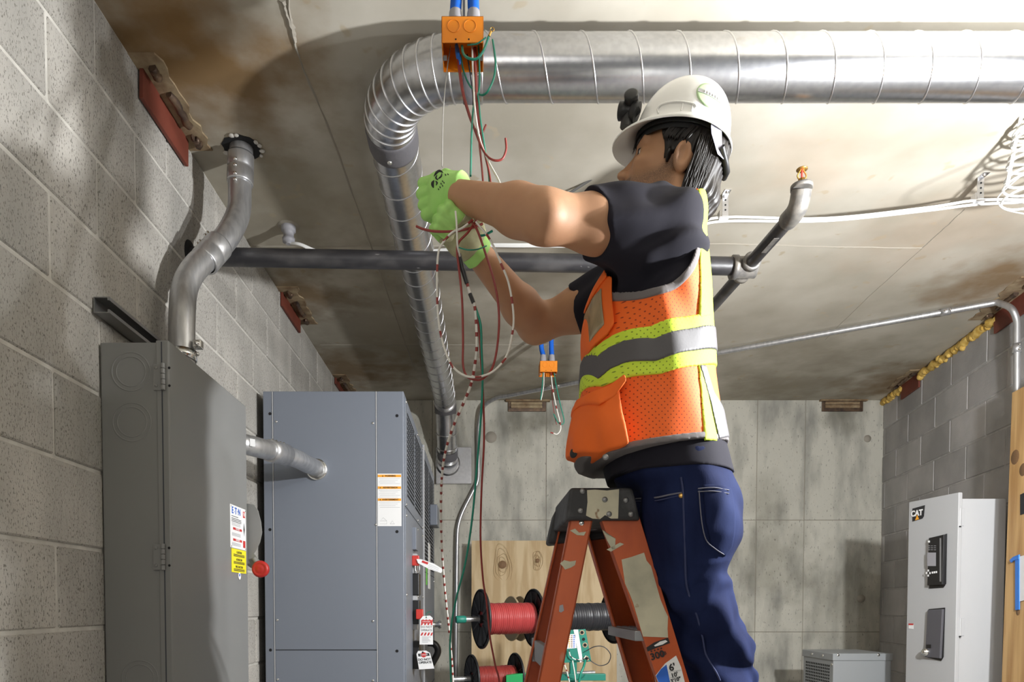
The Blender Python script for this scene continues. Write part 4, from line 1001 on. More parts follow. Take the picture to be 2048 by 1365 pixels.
text(wl_, "6'", rl(1344.5, 1336, .0014), rr_, up_, .020, 'ink', bold=.0005); text(wl_, "10'", rl(1349, 1351, .0014), rr_, up_, .0125, 'ink', bold=.0003); text(wl_, "3'10\"", rl(1351.5, 1361, .0014), rr_, up_, .0105, 'ink', bold=.0003)
for yy in (1343.5, 1356): MB().tube([rl(1339, yy + 1, .0012), rl(1362, yy - 2, .0012)], .0003, 4).build('print_line', 'inkgrey', wl_)
for pts in ([(1120, 1128), (1128, 1121), (1140, 1124), (1152, 1122), (1150, 1131), (1142, 1136), (1130, 1140), (1126, 1134)], [(1140, 1062), (1150, 1058), (1158, 1066), (1172, 1064), (1168, 1072), (1154, 1071)], [(1119, 1212), (1126, 1210), (1128, 1222), (1122, 1226), (1118, 1224)], [(1213, 1100), (1240, 1086), (1248, 1089), (1222, 1104)]):
    rlab(pts, 'oldlabel' if pts[0][0] != 1119 else 'greyplastic', 'paint_splash')

# ================================================================== WIRE SPOOLS ON THEIR GREEN RACK
ax0 = P(962, 1239, 3.40); ax = Vector((math.cos(R(18)), math.sin(R(18)), .012)).normalized()
def spool(c, L, rf, rc, m, lab, wind=True, name='wire_spool', spokes=True, fm='black'):
    s = thing(name, c + ax * L / 2 - Vector((0, 0, rf)), lab, 'spool', 'wire spools on the rack')
    for k, e in ((0, -1), (L, 1)):
        p = c + ax * k
        fl_ = MB().lathe(p - ax * .006, ax, [(0, rf * .97), (.002, rf), (.010, rf), (.012, rf * .97), (.012, rf * .90), (.008, rf * .88), (.008, rf * .30), (.004, rf * .30), (.004, rf * .88), (0, rf * .9)], 36, True, False).build('flange', fm, s)
        MB().lathe(p - ax * .010, ax, [(0, .022), (.02, .022)], 14).build('hub', fm, fl_)
        u = ax.orthogonal().normalized(); w = ax.cross(u)
        for j in range(10):
            a = 2 * math.pi * j / 10; d = u * math.cos(a) + w * math.sin(a); MB().tube([p + d * rf * .28, p + d * rf * .92], .006, 6).build('spoke', fm, fl_)
    pr = [(.008, rc * .9)]; n = 26
    for i in range(n):
        z = .008 + (L - .016) * i / n; dz = (L - .016) / n; o = random.uniform(-.0015, .0015)
        pr += [(z, rc - .002), (z + dz * .3, rc + .0015 + o), (z + dz * .7, rc + .0015 + o), (z + dz * .98, rc - .002)]
    pr.append((L - .008, rc * .9))
    MB().lathe(c, ax, pr, 36).build('wire_winding', m, s)
    return s
L1 = (P(1068, 1239, 3.48) - ax0).length
spool(ax0, L1, .150, .078, 'redspool', 'black flanged spool wound with red wire at the left of the rack')
c2 = ax0 + ax * (L1 + .10)
spool(c2, .46 - .10, .146, .072, 'blackwire', 'black flanged spool wound with black wire behind the ladder rails')
rk = thing('spool_rack', Vector((ax0.x + .25, ax0.y + .1, 0)), 'green steel rack with axles carrying the wire spools', 'rack')
MB().tube([ax0 - ax * .13, ax0 + ax * .76], .0125, 14).build('axle', 'emt', rk)
for k in (-.13, .70): MB().lathe(ax0 + ax * k, ax, [(0, .016), (.004, .019), (.045, .019), (.05, .016)], 14).build('axle_collar', 'greensteel', rk)
for k in (L1 + .045, ):
    p = ax0 + ax * k; MB().box((p.x - .022, p.y - .022, .02), (p.x + .022, p.y + .022, p.z + .02)).build('post', 'greensteel', rk, .003)
zl = P(990, 1362, 3.40).z
MB().box((ax0.x - .12, ax0.y - .05, .0), (ax0.x + .75, ax0.y - .01, .04)).build('base_bar', 'greensteel', rk, .003)
MB().box((ax0.x - .12, ax0.y + .24, .0), (ax0.x + .75, ax0.y + .28, .04)).build('base_bar', 'greensteel', rk, .003)
p = P(1172, 1350, 3.55); MB().box((p.x - .22, p.y - .02, p.z - .03), (p.x + .10, p.y + .02, p.z + .005)).build('cross_bar', 'greensteel', rk, .003)
p = P(1146, 1340, 3.57); MB().box((p.x - .018, p.y - .018, .02), (p.x + .018, p.y + .018, p.z + .06)).build('post', 'greensteel', rk, .003)
# perforated green bracket with tapes
Yg = 3.36
gp = MB().prism([P(1128, 1262, Yg), P(1171, 1259, Yg), P(1183, 1324, Yg), P(1123, 1327, Yg)], (0, .006, 0)).build('hole_plate', 'greensteel', rk, .001)
for x, y in ((1164, 1266), (1167, 1279.5), (1170, 1291), (1173, 1318)):
    MB().lathe(P(x, y, Yg - .0008), -YU, [(0, .0125), (.0006, .0125)], 16).build('grommet', 'tanspool' if y != 1279.5 else 'greensteel', gp); MB().lathe(P(x, y, Yg - .002), -YU, [(0, .008), (.0004, .008)], 14).build('hole', 'hole', gp)
MB().prism([P(1147, 1260, Yg - .001), P(1156, 1260, Yg - .001), P(1166, 1325, Yg - .001), P(1160, 1326, Yg - .001)], (0, -.0006, 0)).build('white_tape', 'paper', gp)
MB().prism([P(1130, 1270, Yg - .001), P(1150, 1269, Yg - .001), P(1153, 1297, Yg - .001), P(1128, 1299, Yg - .001)], (0, -.0006, 0)).build('marker_sheet', 'paper', gp)
for j in range(7):
    for i, (m_, w0) in enumerate((('inkorange', 0), ('knot', 1), ('inkblue', 2))): 
        x = 1137 + i * 4.6; y = 1271.5 + j * 3.7; MB().prism([P(x, y, Yg - .002), P(x + 3.4, y, Yg - .002), P(x + 3.5, y + 1.9, Yg - .002), P(x + .1, y + 1.9, Yg - .002)], (0, -.0003, 0)).build('marker_stripe', m_, gp)
# lower axle with a second red spool, mostly below the picture
lo0 = P(944, 1358, 3.50)
spool(lo0, .24, .125, .060, 'redwire', 'lower spool of red wire on the bottom axle of the rack')
MB().tube([lo0 - ax * .10, lo0 + ax * .70], .0125, 12).build('axle', 'emt', rk)
MB().prism([P(1012, 1352, 3.46), P(1052, 1347, 3.46), P(1050, 1390, 3.46), P(1012, 1390, 3.46)], (0, .05, 0)).build('green_guard', mat('bright_green_plastic', (.02, .33, .10), .4), rk, .003)
# two small tan reels behind the red spool
for i, px in enumerate((1022, 1040)):
    c = P(px, 1238, 4.05); s = thing('cardboard_reel', c - Vector((0, 0, .14)), ['left tan reel disc standing behind the red spool', 'right tan reel disc standing behind the red spool'][i], 'reel', 'tan reels behind the red spool')
    MB().lathe(c - ax * .004, Vector((math.cos(R(22)), math.sin(R(22)), 0)), [(0, .132), (.006, .135), (.012, .132)], 30).build('disc', 'tanspool', s); MB().lathe(c - ax * .008, Vector((math.cos(R(22)), math.sin(R(22)), 0)), [(0, .02), (.024, .02)], 12).build('hub', 'knot', s)
    if i == 0: MB().tube([c, c + ax * .075], .05, 16).build('core', 'tanspool', s)

# ================================================================== LOOSE WIRES
def wire(pts, m, lab, r=.0021, name='wire', grp=None, n=8):
    q = bez([P(*p) for p in pts], n)
    o = MB().tube(q, r, 7).build(name, m); tag(o, lab, 'wire', grp); return o
def striped(pts, m1, m2, lab, r=.0021, step=.03, duty=.3, parentname='striped_wire'):
    q = bez([P(*p) for p in pts], 8)
    t = thing(parentname, q[-1], lab, 'wire')
    MB().tube(q, r, 7).build('insulation', m1, t)
    acc = 0; i = 0; mb = MB(); last = -1
    for a, b in zip(q[:-1], q[1:]):
        acc += (b - a).length
        if acc - last > step:
            d = (b - a).normalized(); mb.tube([a, a + d * step * duty], r * 1.12, 7); last = acc
    if mb.v: tag(mb.build('stripe', m2, t), kind='stuff')
    return t
GW = 'wires hanging from the large orange box'
wire([(901, 92, 1.66), (893, 150, 1.62), (886, 230, 1.52), (884, 334, 1.40)], 'greywire', 'thin grey pull string from the orange box to the glove', .0012, 'pull_string')
wire([(914, 108, 1.65), (918, 140, 1.62), (925, 185, 1.60), (940, 237, 1.58), (953, 262, 1.57), (964, 266, 1.56), (972, 250, 1.56)], 'redwire', 'red wire from the orange box ending in a small hook above the arm', .0024, grp=GW)
wire([(916, 108, 1.655), (921, 145, 1.63), (928, 190, 1.60), (946, 250, 1.55), (966, 300, 1.50), (983, 319, 1.48), (1003, 319, 1.48), (1012, 300, 1.48), (1011, 277, 1.48)], 'redwire', 'red wire from the orange box curling to a big upturned hook', .0024, grp=GW)
wire([(948, 95, 1.64), (951, 150, 1.60), (953, 210, 1.58), (958, 280, 1.52), (964, 340, 1.475), (966, 380, 1.462), (960, 420, 1.45), (951, 446, 1.42)], 'redwire', 'left of two red wires falling straight to the forearm', .0022, grp=GW)
wire([(951, 95, 1.65), (953, 160, 1.61), (957, 230, 1.57), (968, 300, 1.51), (979, 350, 1.475), (982, 390, 1.462), (970, 440, 1.45)], 'redwire', 'right of two red wires falling straight to the forearm', .0022, grp=GW)
wire([(944, 92, 1.63), (946, 150, 1.60), (950, 220, 1.55), (960, 280, 1.52), (978, 325, 1.48), (998, 362, 1.462), (1004, 385, 1.45)], 'whitewire', 'white wire hanging from the orange box over the forearm', .0022, grp=GW)
wire([(957, 92, 1.64), (959, 150, 1.62), (957, 185, 1.60), (947, 215, 1.58), (943, 270, 1.52), (941, 352, 1.38)], 'greenwire', 'long green wire falling straight behind the upper glove cuff', .0022, grp=GW)
wire([(921, 110, 1.65), (928, 145, 1.63), (940, 172, 1.61), (955, 190, 1.59), (961, 240, 1.55), (970, 300, 1.51), (977, 345, 1.48), (980, 385, 1.465)], 'greenwire', 'green wire crossing the red ones above the forearm', .0020, grp=GW)
wire([(924, 92, 1.62), (927, 108, 1.59), (938, 117, 1.57), (952, 118, 1.57), (963, 108, 1.57), (971, 92, 1.57), (977, 74, 1.57)], 'greenwire', 'short green wire looping under the orange box to a brass lug', .0028, grp=GW)
k = thing('terminal_lug', P(978, 72, 1.57), 'small brass ring lug on the short green wire', 'lug'); c = P(979, 69, 1.57)
MB().tube([c + Vector((-.001, 0, -.004)), c + Vector((.003, 0, .006))], .0030, 8).build('sleeve', 'gold', k); MB().tube([c + Vector((.006 + math.cos(a) * .0045, 0, .011 + math.sin(a) * .0045)) for a in np.linspace(0, 6.283, 15)], .0011, 6, False).build('ring', 'gold', k)
wire([(985, 80, 1.59), (989, 105, 1.58), (991, 130, 1.57), (987, 158, 1.57), (976, 182, 1.57), (966, 190, 1.58), (958, 189, 1.60)], 'greenwire', 'green wire bowed out beside the orange box over the duct', .0024, grp=GW)
wire([(935, 90, 1.61), (945, 89, 1.60), (955, 87, 1.60), (972, 75, 1.60)], 'greenwire', 'thin green ground wire along the lip of the orange box', .0016, grp=GW)
wire([(934, 108, 1.66), (941, 150, 1.68), (945, 185, 1.69), (946, 210, 1.66)], 'blackwire', 'short dark wire hanging behind the others at the duct', .0018, grp=GW)
o = MB().tube([P(x, y, Y) for x, y, Y in ((913, 90, 1.65), (915, 105, 1.645), (917, 117, 1.64), (919, 128, 1.635))], [.004, .0055, .005, .003], 8).build('blue_tape_wrap', 'bluetape'); tag(o, 'blue tape wrapped round the red wires inside the orange box', 'tape')
GH = 'wires hanging from the hands'
wire([(833, 453, 1.44), (848, 459, 1.43), (870, 463, 1.42), (905, 463, 1.41), (940, 457, 1.41), (965, 448, 1.42)], 'redwire', 'free red wire end sticking out left below the gloves', .0026, grp=GH)
wire([(952, 443, 1.40), (935, 466, 1.39), (918, 484, 1.39), (914, 502, 1.39), (918, 540, 1.40), (924, 600, 1.41), (926, 680, 1.42), (926, 730, 1.42), (934, 753, 1.42), (950, 760, 1.42), (967, 757, 1.42), (985, 735, 1.42), (995, 690, 1.42), (998, 630, 1.42), (990, 570, 1.41), (972, 510, 1.40), (955, 462, 1.39), (944, 445, 1.40)], 'redwire', 'red wire hanging from the hands in a long narrow loop', .0024, grp=GH)
striped([(945, 440, 1.39), (925, 456, 1.385), (905, 465, 1.38), (888, 483, 1.38), (877, 505, 1.38), (874, 560, 1.39), (876, 630, 1.40), (884, 680, 1.41), (900, 725, 1.41), (922, 748, 1.41), (950, 755, 1.41), (985, 744, 1.41), (1012, 714, 1.41), (1024, 670, 1.41), (1027, 630, 1.40), (1018, 570, 1.39), (1003, 530, 1.38), (980, 480, 1.38), (952, 444, 1.39)], 'whitewire', 'redwire', 'white wire with red traces hanging in the widest loop', .0022, .06, .22)
wire([(911, 423, 1.38), (913, 445, 1.375), (914, 470, 1.375), (915, 492, 1.38), (920, 515, 1.40)], 'whitewire', 'short pale wire running down across the lower glove', .0020, grp=GH)
wire([(916, 495, 1.385), (935, 500, 1.37), (955, 499, 1.38), (973, 492, 1.40)], 'greenwire', 'short green wire wrapped across the lower glove cuff', .0014, grp=GH)
wire([(958, 472, 1.42), (970, 470, 1.42), (985, 462, 1.42)], 'greenwire', 'stub of green wire under the near forearm', .0024, grp=GH)
k = thing('tape_bundle', P(938, 592, 1.41), 'black electrical tape wrapped round the bundle of wires below the hands', 'tape')
MB().tube([P(918, 508, 1.40), P(924, 535, 1.405), P(934, 568, 1.41)], [.004, .0055, .0045], 9).build('tape', 'black', k); MB().tube([P(940, 588, 1.41), P(947, 606, 1.41)], [.0042, .0042], 9).build('tape', 'black', k)
striped([(934, 566, 1.41), (940, 588, 1.412), (948, 606, 1.412), (952, 640, 1.42), (953.5, 690, 1.43), (951, 720, 1.44), (943, 765, 1.46), (930, 800, 1.48), (908, 850, 1.53), (893, 895, 1.57), (885, 940, 1.62), (882, 1000, 1.70), (883, 1080, 1.80), (887, 1150, 1.88), (893, 1215, 1.95), (899, 1270, 2.0), (906, 1365, 2.08), (915, 1600, 2.2)], 'whitewire', 'redwire', 'rope of white and red wires running from the tape down past the switchgear', .0029, .022, .38)
wire([(950, 612, 1.415), (961, 650, 1.42), (963, 700, 1.43), (965, 760, 1.45), (962, 830, 1.48), (955, 920, 1.52), (944, 1040, 1.57), (930, 1130, 1.60), (912, 1200, 1.63), (901, 1270, 1.66), (902, 1365, 1.70), (915, 1700, 1.80)], 'greenwire', 'long green wire falling from the taped bundle past the left end of the spools', .0025, grp=GH)
wire([(949, 608, 1.416), (958, 660, 1.425), (962, 720, 1.44), (966, 790, 1.47), (968, 880, 1.50), (963, 980, 1.54), (961, 1080, 1.58), (966, 1160, 1.61), (973, 1205, 1.63), (980, 1275, 1.66), (990, 1330, 1.69), (1002, 1400, 1.72), (1020, 1700, 1.80)], 'redwire', 'long red wire falling from the taped bundle in front of the red spool', .0024, grp=GH)
# wires of the distant box
GF = 'wires hanging from the distant small orange box'
wire([(1086, 746, 3.93), (1084, 775, 3.93), (1081, 800, 3.92)], 'greenwire', 'short green wire at the left of the distant box', .003, grp=GF)
wire([(1088, 746, 3.94), (1087, 775, 3.94), (1082, 801, 3.93)], 'whitewire', 'short white wire at the left of the distant box', .003, grp=GF)
striped([(1102, 746, 3.93), (1105, 775, 3.93), (1112, 812, 3.93), (1120, 845, 3.93), (1121, 860, 3.93), (1114, 869, 3.93), (1106, 867, 3.93)], 'whitewire', 'redwire', 'white wire with a curled end hanging from the distant box', .0036, .09, .2)
wire([(1108, 746, 3.94), (1113, 775, 3.94), (1122, 815, 3.94), (1128, 840, 3.94), (1125, 849, 3.94), (1116, 845, 3.94), (1107, 828, 3.94)], 'greenwire', 'green wire looping back up below the distant box', .003, grp=GF)
wire([(1103, 746, 3.95), (1104, 790, 3.95), (1108, 825, 3.95), (1113, 850, 3.95)], 'redwire', 'thin red wire hanging under the distant box', .002, grp=GF)
# wires on the rack
wire([(1172, 1303, 3.34), (1190, 1294, 3.34), (1208, 1295, 3.34), (1221, 1310, 3.34), (1216, 1327, 3.34), (1200, 1332, 3.34), (1185, 1325, 3.34), (1176, 1316, 3.34)], 'blackwire', 'black wire looped beside the green hole plate', .0024)
wire([(1171, 1320, 3.34), (1167, 1335, 3.34), (1161, 1350, 3.33), (1157, 1370, 3.33)], 'greenwire', 'green wire hanging from the green hole plate', .006)
striped([(1138, 1300, 3.345), (1141, 1313, 3.34), (1152, 1320, 3.34), (1166, 1319, 3.34), (1172, 1312, 3.34)], 'whitewire', 'blackwire', 'white and black wire looped across the green hole plate', .0028, .03, .4)
striped([(1128, 1327, 3.34), (1134, 1345, 3.34), (1140, 1370, 3.34)], 'whitewire', 'redwire', 'left white and red wire hanging below the green hole plate', .0032, .03, .3)
wire([(1145, 1322, 3.345), (1149, 1345, 3.34), (1152, 1370, 3.34)], 'whitewire', 'white wire hanging in the middle below the green hole plate', .0032)
# ================================================================== THE MAN: surfaces grown from smooth distance fields
def V3(v): return np.array([v[0], v[1], v[2]], dtype=np.float32)
def surfnet(f, lo, hi, h, B=16):
    lo = np.array(lo, np.float32); hi = np.array(hi, np.float32)
    nb = np.ceil((hi - lo) / (h * B)).astype(int); n = nb * B + 1
    vol = np.full(n, 1.0, np.float32)
    ii = np.stack(np.meshgrid(*[np.arange(k) for k in nb], indexing='ij'), -1).reshape(-1, 3)
    cen = lo + (ii + .5) * h * B
    d = f(cen.astype(np.float32)); rad = h * B * .87 * 1.3 + .007
    act = ii[np.abs(d) < rad]; ins = ii[d <= -rad]
    for b in ins: s = b * B; vol[s[0]:s[0] + B + 1, s[1]:s[1] + B + 1, s[2]:s[2] + B + 1] = -1
    g = np.stack(np.meshgrid(*[np.arange(B + 1)] * 3, indexing='ij'), -1).reshape(-1, 3)
    for c0 in range(0, len(act), 60):
        ch = act[c0:c0 + 60]
        idx = (ch[:, None, :] * B + g[None]).reshape(-1, 3)
        val = f((lo + idx * h).astype(np.float32))
        vol[idx[:, 0], idx[:, 1], idx[:, 2]] = val
    S = (vol < 0)
    m = n - 1
    cnt = np.zeros(m, np.uint8)
    for dx in (0, 1):
        for dy in (0, 1):
            for dz in (0, 1): cnt += S[dx:dx + m[0], dy:dy + m[1], dz:dz + m[2]]
    cells = np.argwhere((cnt > 0) & (cnt < 8))
    cid = (cells[:, 0] * m[1] + cells[:, 1]) * m[2] + cells[:, 2]
    cor = np.array([(a, b, c) for a in (0, 1) for b in (0, 1) for c in (0, 1)])
    cv = np.stack([vol[cells[:, 0] + a, cells[:, 1] + b, cells[:, 2] + c] for a, b, c in cor], 1)
    acc = np.zeros((len(cells), 3), np.float32); num = np.zeros(len(cells), np.float32)
    for i in range(8):
        for j in range(i + 1, 8):
            if np.abs(cor[i] - cor[j]).sum() != 1: continue
            a, b = cv[:, i], cv[:, j]; mk = (a < 0) != (b < 0)
            t = np.where(mk, a / np.where(mk, a - b, 1), 0)
            acc += np.where(mk[:, None], cor[i] + (cor[j] - cor[i]) * t[:, None], 0); num += mk
    verts = lo + (cells + acc / num[:, None]) * h
    quads = []
    for ax_ in range(3):
        sh = [slice(None)] * 3; sh2 = [slice(None)] * 3; sh[ax_] = slice(0, -1); sh2[ax_] = slice(1, None)
        diff = S[tuple(sh)] != S[tuple(sh2)]
        e = np.argwhere(diff); o1, o2 = [(1, 2), (2, 0), (0, 1)][ax_]
        ok = (e[:, o1] > 0) & (e[:, o2] > 0) & (e[:, o1] < m[o1]) & (e[:, o2] < m[o2]); e = e[ok]
        flip = S[e[:, 0], e[:, 1], e[:, 2]]
        q = []
        for u, v in ((-1, -1), (0, -1), (0, 0), (-1, 0)):
            c = e.copy(); c[:, o1] += u; c[:, o2] += v
            q.append(np.searchsorted(cid, (c[:, 0] * m[1] + c[:, 1]) * m[2] + c[:, 2]))
        q = np.stack(q, 1); q[~flip] = q[~flip][:, ::-1]; quads.append(q)
    return verts, np.concatenate(quads)
def sdf_obj(name, f, lo, hi, h, m, parent, attr=None, relax=1):
    v, q = surfnet(f, lo, hi, h)
    for _ in range(relax):                           # light relaxation along the surface
        s = np.zeros_like(v); c = np.zeros(len(v), np.float32)
        for a in range(4):
            i, j = q[:, a], q[:, (a + 1) % 4]
            np.add.at(s, i, v[j]); np.add.at(c, i, 1); np.add.at(s, j, v[i]); np.add.at(c, j, 1)
        v = v * .5 + s / np.maximum(c, 1)[:, None] * .5
    org = V3(wloc(parent)); me = bpy.data.meshes.new(name)
    me.vertices.add(len(v)); me.vertices.foreach_set('co', (v - org).astype(np.float32).ravel())
    me.loops.add(len(q) * 4); me.loops.foreach_set('vertex_index', q.ravel().astype(np.int32))
    me.polygons.add(len(q)); me.polygons.foreach_set('loop_start', (np.arange(len(q)) * 4).astype(np.int32))
    me.update(calc_edges=True); me.validate()
    me.polygons.foreach_set('use_smooth', [True] * len(me.polygons))
    if attr:
        for an, fn in attr.items():
            la = me.attributes.new(an, 'FLOAT', 'POINT'); la.data.foreach_set('value', fn(v).astype(np.float32))
    me.materials.append(m if not isinstance(m, str) else M[m])
    o = bpy.data.objects.new(name, me); COL.objects.link(o); o.parent = parent
    return o
# --- fields
def smin(a, b, k): h_ = np.clip(.5 + .5 * (b - a) / k, 0, 1); return b + (a - b) * h_ - k * h_ * (1 - h_)
def smax(a, b, k): return -smin(-a, -b, k)
def cap(p, a, b, r0, r1):
    a, b = V3(a), V3(b); ab = b - a; t = np.clip(((p - a) @ ab) / (ab @ ab), 0, 1)
    return np.linalg.norm(p - a - t[:, None] * ab, axis=1) - (r0 + (r1 - r0) * t)
def chain(p, pts, rs, k=.012):
    d = None
    for i in range(len(pts) - 1):
        e = cap(p, pts[i], pts[i + 1], rs[i], rs[i + 1]); d = e if d is None else smin(d, e, k)
    return d
def ell(p, c, r, mx=None):
    q = p - V3(c)
    if mx is not None: q = q @ mx
    r = np.array(r, np.float32); k0 = np.linalg.norm(q / r, axis=1); k1 = np.linalg.norm(q / (r * r), axis=1)
    return k0 * (k0 - 1) / np.maximum(k1, 1e-6)
def zloft(p, keys):                # stacked ellipses: (z, cx, cy, a, b)
    K = np.asarray(keys, np.float32); z = p[:, 2]
    c = [np.interp(z, K[:, 0], K[:, i]) for i in range(1, 5)]
    dx, dy = p[:, 0] - c[0], p[:, 1] - c[1]; s = np.sqrt((dx / c[2]) ** 2 + (dy / c[3]) ** 2)
    d = (s - 1) * np.minimum(c[2], c[3])
    return np.maximum(d, np.maximum(K[0, 0] - z, z - K[-1, 0]))
def smooth_keys(keys, n=40):
    K = np.array(sorted(keys), float); z = np.linspace(K[0, 0], K[-1, 0], n); out = [z]
    for i in range(1, K.shape[1]):
        # monotone-ish smoothing of the linear profile
        y = np.interp(z, K[:, 0], K[:, i]); 
        for _ in range(3): y[1:-1] = (y[:-2] + 2 * y[1:-1] + y[2:]) / 4
        out.append(y)
    return np.stack(out, 1)
NT = np.random.RandomState(11).uniform(-1, 1, (32, 32, 32)).astype(np.float32)
def vnoise(p, s):
    q = (p * np.array(s, np.float32)).astype(np.float32); i = np.floor(q).astype(np.int32); f = q - i; f = f * f * (3 - 2 * f)
    i0 = i & 31; i1 = (i + 1) & 31; fx, fy, fz = f[:, 0], f[:, 1], f[:, 2]
    def g(a, b, c): return NT[a[:, 0], b[:, 1], c[:, 2]]
    x00 = g(i0, i0, i0) * (1 - fx) + g(i1, i0, i0) * fx; x10 = g(i0, i1, i0) * (1 - fx) + g(i1, i1, i0) * fx
    x01 = g(i0, i0, i1) * (1 - fx) + g(i1, i0, i1) * fx; x11 = g(i0, i1, i1) * (1 - fx) + g(i1, i1, i1) * fx
    return (x00 * (1 - fy) + x10 * fy) * (1 - fz) + (x01 * (1 - fy) + x11 * fy) * fz
def poly2(x, z, pts):              # signed distance to a polygon in the X-Z plane
    pts = np.array(pts, float); n = len(pts); d = np.full(len(x), 1e9); s = np.ones(len(x))
    j = n - 1
    for i in range(n):
        e = pts[j] - pts[i]; wx, wz = x - pts[i, 0], z - pts[i, 1]
        t = np.clip((wx * e[0] + wz * e[1]) / (e @ e), 0, 1); d = np.minimum(d, (wx - e[0] * t) ** 2 + (wz - e[1] * t) ** 2)
        c1 = z >= pts[i, 1]; c2 = z < pts[j, 1]; c3 = e[0] * wz > e[1] * wx
        s = np.where((c1 & c2 & c3) | (~c1 & ~c2 & ~c3), -s, s); j = i
    return s * np.sqrt(d)
def NP(px, py, Y=None):            # a place on the near side of the torso
    if Y is None: k = min(1, abs(px - 1292) / 130); Y = 1.5 - .172 * math.sqrt(max(0, 1 - k * k))
    q = P(px, py, Y); return (q.x, q.z)

man = thing('person', (.50, 1.52, .83), 'man in orange safety vest and jeans standing on the ladder handling wires', 'person')

# skin, cloth
def skin_mat():
    m = mat('skin', (.47, .25, .135), .58, 0.0, col2=(.42, .215, .115), nscale=18, bump=.08, bscale=260, bdist=.001)
    nt = m.node_tree; N = nt.nodes; L = nt.links; b = N['Principled BSDF']
    b.inputs['Subsurface Weight'].default_value = .08; b.inputs['Subsurface Radius'].default_value = (.01, .004, .002)
    for an, col in (('beard', (.075, .045, .03)), ('lip', (.40, .13, .10))):
        at = N.new('ShaderNodeAttribute'); at.attribute_name = an
        nz = N.new('ShaderNodeTexNoise'); nz.inputs['Scale'].default_value = 420
        mm = N.new('ShaderNodeMath'); mm.operation = 'MULTIPLY'
        if an == 'beard':
            r = N.new('ShaderNodeMapRange'); r.inputs[1].default_value = .3; r.inputs[2].default_value = .62; r.inputs[3].default_value = .35; L.new(nz.outputs[0], r.inputs[0]); L.new(r.outputs[0], mm.inputs[1])
        else: mm.inputs[1].default_value = 1
        L.new(at.outputs['Fac'], mm.inputs[0])
        x = N.new('ShaderNodeMix'); x.data_type = 'RGBA'; x.inputs[7].default_value = col + (1,)
        L.new(b.inputs['Base Color'].links[0].from_socket, x.inputs[6]); L.new(mm.outputs[0], x.inputs[0]); L.new(x.outputs[2], b.inputs['Base Color'])
    return m
M['skin'] = skin_mat()
M['shirt'] = mat('black_shirt', (.017, .016, .024), .85, 0.0, bump=.12, bscale=500, bdist=.0005, spec=.2)
M['hair'] = mat('dark_hair', (.012, .009, .008), .45, 0.0, spec=.4)
M['glove'] = mat('lime_glove', (.40, .72, .20), .75, 0.0, col2=(.34, .66, .16), nscale=20, bump=.1, bscale=300, bdist=.0006)
M['palm'] = mat('worn_palm', (.55, .56, .34), .8, 0.0, col2=(.36, .34, .20), nscale=26, bump=.15, bscale=160, bdist=.001)
M['hat'] = mat('white_hard_hat', (.86, .86, .84), .22, 0.0, spec=.5, coat=.3)
M['hatband'] = mat('black_band', (.012, .012, .013), .7)
M['vestgrey'] = mat('reflective_tape', (.095, .09, .095), .6, 0.0, bump=.05, bscale=200)
M['vesttrim'] = mat('grey_binding', (.17, .155, .155), .8, 0.0, bump=.2, bscale=260, bdist=.001)
M['clear'] = mat('clear_pocket', (.42, .34, .20), .22, 0.0, col2=(.27, .22, .13), nscale=26, stretch=(2, 1, .4), coat=.5, bump=.25, bscale=45)
def mesh_cloth(name, col, hole, sc=330):
    m = mat(name, col, .7, 0.0, bump=.05, bscale=160, bdist=.001)
    nt = m.node_tree; N = nt.nodes; L = nt.links; b = N['Principled BSDF']
    geo = N.new('ShaderNodeNewGeometry'); sep = N.new('ShaderNodeSeparateXYZ'); L.new(geo.outputs['Position'], sep.inputs[0])
    # perforations: staggered rows of small dark holes in the fabric
    def mth(op, a, bb=None, c=None):
        n = N.new('ShaderNodeMath'); n.operation = op
        for i, v in enumerate((a, bb, c)):
            if v is None: continue
            if hasattr(v, 'links'): L.new(v, n.inputs[i])
            else: n.inputs[i].default_value = v
        return n.outputs[0]
    xy = mth('ADD', sep.outputs[0], mth('MULTIPLY', sep.outputs[1], .6))
    u = mth('MULTIPLY', xy, 2 * math.pi / .0105); v = mth('MULTIPLY', sep.outputs[2], 2 * math.pi / .0125)
    s = mth('MULTIPLY', mth('COSINE', u), mth('COSINE', v))
    r = N.new('ShaderNodeMapRange'); r.inputs[1].default_value = .72; r.inputs[2].default_value = .88; L.new(s, r.inputs[0])
    x = N.new('ShaderNodeMix'); x.data_type = 'RGBA'; x.inputs[6].default_value = col + (1,); x.inputs[7].default_value = hole + (1,)
    L.new(r.outputs[0], x.inputs[0]); L.new(x.outputs[2], b.inputs['Base Color'])
    return m
M['vest'] = mesh_cloth('orange_mesh', (.93, .145, .012), (.30, .03, .006))
M['lime'] = mesh_cloth('lime_mesh', (.62, .82, .05), (.20, .30, .02))
M['vestsolid'] = mat('orange_fabric', (.93, .155, .012), .7, 0.0, bump=.06, bscale=200, bdist=.001)
M['jeans'] = mat('blue_denim', (.0065, .0105, .042), .88, 0.0, col2=(.017, .028, .092), nscale=9, lo=.38, hi=.68, bump=.25, bscale=420, stretch=(1, 1, .35), bdist=.0008, spec=.15)
M['stitch'] = mat('denim_seam', (.035, .045, .12), .8)
M['thread'] = mat('seam_thread', (.16, .16, .20), .8)

